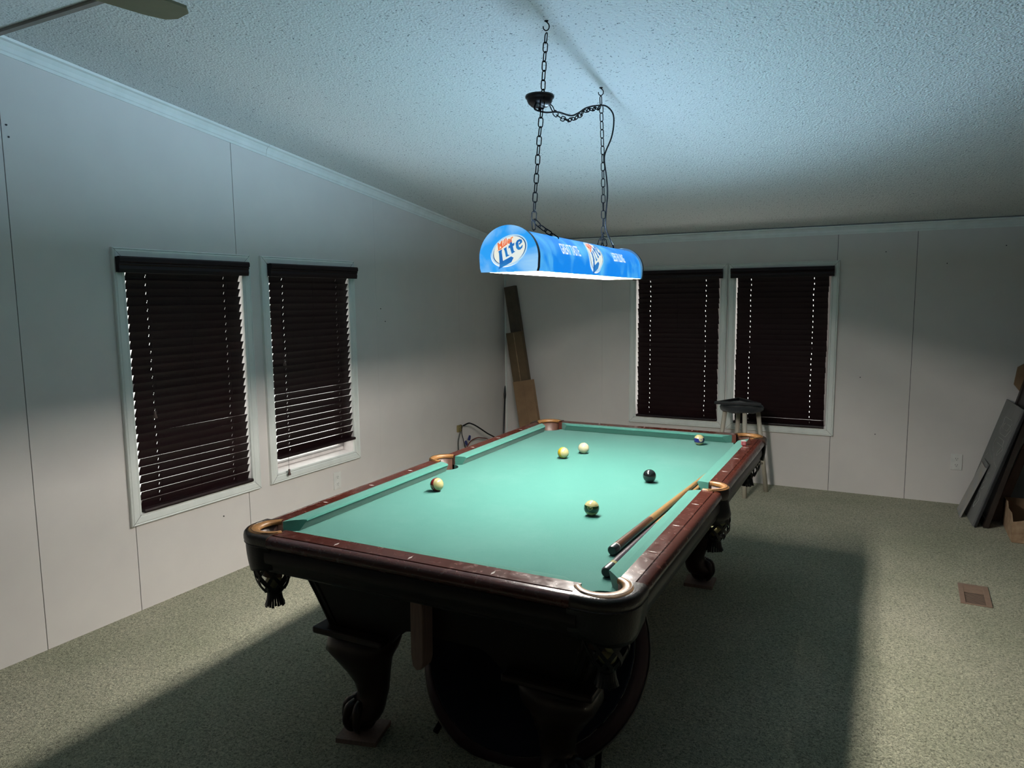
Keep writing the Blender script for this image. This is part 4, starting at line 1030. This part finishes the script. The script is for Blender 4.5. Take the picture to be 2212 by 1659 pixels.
# ================================================================ HANGING LAMP
lamp = empty('table_lamp', (LX, LY, 0), -LYAW, label='long half round blue printed lamp hanging over the pool table', cat='lamp')
LH = 1.404 / 2; HW = .099; ZS = 1.700; RT = .097
def shade_pt(a, off=0.0):     # a: 0 = right lower edge ... 1 = left lower edge (arc-length like), returns x,z
    # straight side 5 cm, then half ellipse
    hs = ZS - LZ; L_arc = PI * RT; tot = 2 * hs + L_arc; s = a * tot
    if s < hs: return (HW + off, LZ + s)
    if s < hs + L_arc:
        t = (s - hs) / RT; return ((HW + off) * math.cos(t), ZS + (RT + off) * math.sin(t))
    return (-(HW + off), ZS - (s - hs - L_arc))
SHL = 2 * (ZS - LZ) + PI * RT
bm = B(); n2 = 40; y0, y1 = -LH + .006, LH - .006; g = []
for i in range(n2 + 1):
    a = i / n2; xo, zo = shade_pt(a); xi, zi = shade_pt(a, -.003)
    g.append([bm.verts.new((xo, y0, zo)), bm.verts.new((xo, y1, zo)), bm.verts.new((xi, y1, zi)), bm.verts.new((xi, y0, zi))])
for i in range(n2):
    for k, mi in ((0, 0), (1, 0), (2, 1), (3, 0)):
        f = bm.faces.new([g[i][k], g[i][(k + 1) % 4], g[i + 1][(k + 1) % 4], g[i + 1][k]]); f.material_index = mi
for r in (g[0], g[-1]): bm.faces.new(r).material_index = 1
obj('lamp_shade', bm, [SHADEP, SHADEIN], lamp, auto=30)
def end_outline(gr=0.0):
    hw, zs_, rt = .109 + gr, 1.700, .107 + gr
    return [(hw - .006, LZ - .001), (hw - .002, LZ + .012)] + [(hw * math.cos(PI * i / 32), zs_ + rt * math.sin(PI * i / 32)) for i in range(33)] + [(-hw + .002, LZ + .012), (-hw + .006, LZ - .001)]
EPMAT = simple('end_rim_dark', (0.02, 0.025, 0.035), 0.4)
for s in (-1, 1):
    bm = B(); ya, yb = s * (LH - .020), s * LH
    prism(bm, end_outline(), ya, yb, f=lambda a, b_, c: (a, c, b_))
    for f in bm.faces:
        c = f.calc_center_median()
        f.material_index = 2
    bm.faces.ensure_lookup_table()
    for f in bm.faces:
        if len(f.verts) > 10:
            f.material_index = 0 if abs(f.calc_center_median().y - yb) < 1e-4 else 1
    obj('end_plate', bm, [PLATEP, SHADEIN, EPMAT], lamp)
bm = B(); box(bm, -.070, .070, -LH + .03, LH - .03, 1.724, 1.742); obj('reflector', bm, SHADEIN, lamp)
for s in (-1, 1):
    bm = B(); tube(bm, [(s * .040, -LH + .055, 1.700), (s * .040, LH - .055, 1.700)], .0127, 14); t_ = obj('fluorescent_tube', bm, TUBEM, lamp, smooth=True)
    bm = B()
    for ye in (-1, 1): box(bm, s * .040 - .014, s * .040 + .014, ye * (LH - .052) - .008, ye * (LH - .052) + .008, 1.684, 1.726)
    obj('tube_holder', bm, SHADEIN, lamp)
for upo in UPS:
    COL.objects.link(upo); child_world(upo, lamp)

# --- printed marks
def ellipse_bm(a, b_, n=48, cx_=0, cy_=0, rings=6):
    bm = B(); ctr = bm.verts.new((cx_, cy_, 0)); rs = []
    for j in range(1, rings + 1): rs.append([bm.verts.new((cx_ + a * j / rings * math.cos(2 * PI * k / n), cy_ + b_ * j / rings * math.sin(2 * PI * k / n), 0)) for k in range(n)])
    for k in range(n): bm.faces.new([ctr, rs[0][k], rs[0][(k + 1) % n]])
    for j in range(rings - 1):
        for k in range(n): bm.faces.new([rs[j][k], rs[j][(k + 1) % n], rs[j + 1][(k + 1) % n], rs[j + 1][k]])
    return bm
def ring_bm(a, b_, t, n=64, a0=0, a1=2 * PI, taper=False):
    bm = B(); prev = None
    for k in range(n + 1):
        an = a0 + (a1 - a0) * k / n; w = t * (math.sin(PI * k / n) if taper else 1)
        v = [bm.verts.new(((a - w) * math.cos(an), (b_ - w) * math.sin(an), 0)), bm.verts.new(((a + w * .2) * math.cos(an), (b_ + w * .2) * math.sin(an), 0))]
        if prev: bm.faces.new([prev[0], prev[1], v[1], v[0]])
        prev = v
    return bm
def rot2(bm, ang, dx=0, dy=0, s=1.0):
    c_, s_ = math.cos(ang), math.sin(ang)
    for v in bm.verts: x, y = v.co.x * s, v.co.y * s; v.co = Vector((c_ * x - s_ * y + dx, s_ * x + c_ * y + dy, v.co.z))
    return bm
def poly_bm(pts):
    bm = B(); bm.faces.new([bm.verts.new((*p_, 0)) for p_ in pts]); return bm
def densify(bm, maxl):
    bmesh.ops.triangulate(bm, faces=bm.faces[:])
    for _ in range(4):
        es = [e_ for e_ in bm.edges if e_.calc_length() > maxl]
        if not es: break
        bmesh.ops.subdivide_edges(bm, edges=es, cuts=1); bmesh.ops.triangulate(bm, faces=bm.faces[:])
    return bm
def LITE():
    """the four letters of the big word, heavy slanted letter shapes in a unit box"""
    L = [(-.46, .19), (-.30, .19), (-.33, .12), (-.36, -.18), (-.02, -.18), (.06, -.26), (-.06, -.36), (-.60, -.36), (-.52, -.26), (-.45, .12)]
    I = [(-.24, .18), (-.11, .18), (-.13, .12), (-.13, -.07), (-.06, -.12), (-.22, -.12), (-.22, .10)]
    T = [(.02, .32), (.12, .36), (.12, .18), (.21, .18), (.18, .10), (.12, .10), (.12, -.06), (.17, -.10), (.02, -.12), (.00, .10), (-.06, .10), (-.04, .18), (.02, .18)]
    E_ = [(.24, .14), (.32, .20), (.42, .20), (.50, .14), (.50, .06), (.36, .02), (.36, .08), (.42, .10), (.40, .13), (.35, .12), (.34, -.02), (.38, -.06), (.50, -.01), (.46, -.10), (.36, -.13), (.28, -.10), (.23, -.02)]
    return [L, I, T, E_]
def logo(put, S_, ang, parent):
    """put(bm, lift, name, mat): places flat artwork; S_ overall size"""
    put(rot2(ellipse_bm(.60, .40), ang, s=S_), .0006, 'oval_field', LOGO_CREAM)
    put(rot2(ring_bm(.64, .44, .035), ang, s=S_), .0008, 'oval_rim', LOGO_ICE)
    put(rot2(ring_bm(.60, .40, .030, a0=math.radians(-75), a1=math.radians(60), taper=True), ang, s=S_), .0010, 'oval_edge', LOGO_NAVY)
    put(rot2(ring_bm(.58, .385, .026, a0=math.radians(130), a1=math.radians(235), taper=True), ang, s=S_), .0010, 'oval_edge', LOGO_NAVY)
    put(rot2(ring_bm(.665, .465, .030, a0=math.radians(150), a1=math.radians(285), taper=True), ang, s=S_), .0011, 'oval_glint', LOGO_WHITE)
    for pts in LITE():
        put(rot2(densify(poly_bm([(x * .92 + .20 * y + .04, y * .92 - .03) for x, y in pts]), .2), ang, s=S_), .0014, 'letter', LOGO_BLUE)
    bm = text_mesh('Miller', .27, shear=.35, bold=.008)
    for v in bm.verts: v.co.y += .275 + v.co.x * .02; v.co.x = v.co.x * .95 - .04; v.co.z = 0
    put(rot2(densify(bm, .2), ang, s=S_), .0016, 'script_word', LOGO_RED)
    put(rot2(densify(poly_bm([(-.40, .17), (-.02, .235), (.16, .245), (-.06, .20), (-.24, .155)]), .2), ang, s=S_), .0015, 'script_flourish', LOGO_RED)
def put_end(s):
    def put(bm, lift, name, mat):
        for v in bm.verts:
            x, y = v.co.x, v.co.y
            v.co = Vector((x * -s + .004 * -s, s * (LH + lift), 1.722 + y))
        obj(name, bm, mat, lamp)
    return put
for s in (-1, 1): logo(put_end(s), .108, math.radians(25), lamp)
def put_side(s, yc, ac=None):
    """artwork u along the lamp, v up; wrapped on the shade. s=+1 right side"""
    def put(bm, lift, name, mat):
        for v in bm.verts:
            u, w = v.co.x, v.co.y
            a = (.088 + w) / SHL; xo, zo = shade_pt(a, lift)
            v.co = Vector((s * xo, yc + s * u, zo))
        obj(name, bm, mat, lamp)
    return put
for s in (-1, 1):
    logo(put_side(s, s * -.03), .160, math.radians(20), lamp)
    for txt, yc, sz in (('GREAT TASTE.', -.335, .060), ('LESS FILLING.', .315, .060)):
        bm = text_mesh(txt, sz, bold=.0006, shear=.0)
        for v in bm.verts: v.co.x *= .55; v.co.z = 0
        densify(bm, .012); put_side(s, s * yc)(bm, .0010, 'slogan', LOGO_WHITE)

# --- chains
def link_mesh(Lk, Wk, r):
    bm = B(); hw, hl = Wk / 2 - r, Lk / 2 - r; st = hl - hw; pts = []
    for k in range(7): a = PI * k / 6; pts.append((hw * math.cos(a), 0, st + hw * math.sin(a)))
    for k in range(7): a = PI + PI * k / 6; pts.append((hw * math.cos(a), 0, -st + hw * math.sin(a)))
    tube(bm, pts, r, 6, closed=True); me = bpy.data.meshes.new('chain_link'); bm.to_mesh(me); bm.free(); me.materials.append(DARKMETAL)
    for p_ in me.polygons: p_.use_smooth = True
    return me
LINK = link_mesh(.042, .0215, .0021)
def chain(path, pitch, label, name='hanging_chain', ph=0.0):
    P = [Vector(p_) for p_ in path]; seg = [(P[i + 1] - P[i]).length for i in range(len(P) - 1)]; T = sum(seg); n = max(1, round(T / pitch)); pitch = T / n
    e = empty(name, P[0], label=label, cat='chain', group='black lamp chains')
    def at(s):
        for i, L_ in enumerate(seg):
            if s <= L_ or i == len(seg) - 1: return P[i] + (P[i + 1] - P[i]) * min(1, s / L_)
            s -= L_
    for i in range(n):
        a, b_ = at(i * pitch), at((i + 1) * pitch); d = (b_ - a).normalized(); c = (a + b_) / 2
        o = bpy.data.objects.new('chain_link', LINK); COL.objects.link(o); o.parent = e
        q = Vector((0, 0, 1)).rotation_difference(d); roll = (PI / 2 if i % 2 else 0) + ph
        o.rotation_mode = 'QUATERNION'; o.rotation_quaternion = q @ Matrix.Rotation(roll, 3, 'Z').to_quaternion()
        o.location = c - P[0]
    return e
hkA = Vector((.086, -.367, 2.5545)); hkB = Vector((.061, .258, 2.4740))
chain([(.086, -.368, 2.520), (.085, -.383, 2.422), (.085, -.396, 2.322), (.085, -.405, 2.255), (.083, -.430, 2.12), (.081, -.462, 1.919), (.080, -.470, 1.840)], .0345, 'long black chain from the nearer ceiling hook down to the lamp', ph=.5)
chain([(.079, -.474, 1.850), (.083, -.474, 1.802)], .034, 'short black chain end hanging into the near top hole of the lamp', ph=.4)
chain([(.081, -.468, 1.842), (.098, -.432, 1.814), (.112, -.398, 1.800), (.128, -.368, 1.782)], .034, 'short slack black chain tail lying on the near end of the lamp top', ph=.9)
chain([(.061, .254, 2.445), (.062, .262, 2.365), (.060, .285, 2.208), (.056, .305, 2.027), (.052, .318, 1.904), (.048, .322, 1.850)], .0345, 'long black chain from the farther ceiling hook down to the lamp', ph=.5)
chain([(.048, .322, 1.852), (.040, .300, 1.800)], .034, 'short black chain end at the far top hole of the lamp, left piece', ph=.3)
chain([(.048, .324, 1.852), (.052, .345, 1.800)], .034, 'short black chain end at the far top hole of the lamp, right piece', ph=.8)
chain([(.072, -.300, 2.285), (.07, -.262, 2.262), (.07, -.19, 2.257), (.07, -.118, 2.266), (.07, -.021, 2.300), (.07, .039, 2.335), (.07, .134, 2.363), (.065, .240, 2.392)], .036, 'black swag chain drooping between the canopy and the far chain', ph=.6)
def hook(p, label):
    e = empty('ceiling_hook', p, label=label, cat='hook', group='black ceiling hooks')
    zc_ = zceil(p.y) - p.z
    bm = B(); pts = [(0, 0, zc_), (0, 0, .006), (.008, 0, -.002), (.0105, 0, -.012), (.006, 0, -.022), (-.003, 0, -.0245), (-.010, 0, -.019), (-.0115, 0, -.010)]
    tube(bm, smooth_path(pts, 3), .0021, 7); o = obj('hook_wire', bm, DARKMETAL, e, smooth=True); o.rotation_euler = (0, 0, .5)
    bm = B(); lathe(bm, [(.008, zc_), (.007, zc_ - .002), (.003, zc_ - .004)], 12); obj('hook_collar', bm, DARKMETAL, e, smooth=True)
hook(hkA, 'small black ceiling hook holding the nearer lamp chain'); hook(hkB, 'small black ceiling hook holding the farther lamp chain')
# canopy hanging on the chain
e = empty('canopy', (.060, -.372, 2.285), 0, label='dark round ceiling canopy hanging loose on the near chain', cat='canopy')
bm = B(); lathe(bm, [(.046, .016), (.052, .020), (.054, .016), (.053, .010), (.048, .006), (.047, .000), (.042, -.010), (.030, -.020), (.012, -.025), (.001, -.0255)], 36)
obj('canopy_shell', bm, simple('canopy_bronze', (0.022, 0.016, 0.015), 0.35, metal=0.4), e, auto=45)
bm = B(); lathe(bm, [(.006, -.024), (.006, -.034), (.001, -.036)], 12); obj('canopy_nut', bm, DARKMETAL, e, smooth=True)
# cord
cable('lamp_cord', [(.062, -.405, 2.272), (.062, -.422, 2.250), (.066, -.408, 2.243), (.078, -.357, 2.245), (.080, -.253, 2.268), (.080, -.127, 2.281), (.080, -.046, 2.309), (.080, .039, 2.347), (.080, .161, 2.383), (.080, .274, 2.405), (.080, .360, 2.392), (.080, .372, 2.345), (.080, .341, 2.280), (.066, .300, 2.208), (.066, .292, 2.167), (.066, .320, 2.101), (.066, .333, 2.03), (.062, .325, 1.945), (.060, .328, 1.883), (.060, .373, 1.840), (.060, .425, 1.806), (.058, .440, 1.795)],
      .0034, CORDM, 'black lamp cord running from canopy along the swag chain to lamp', 'cord')
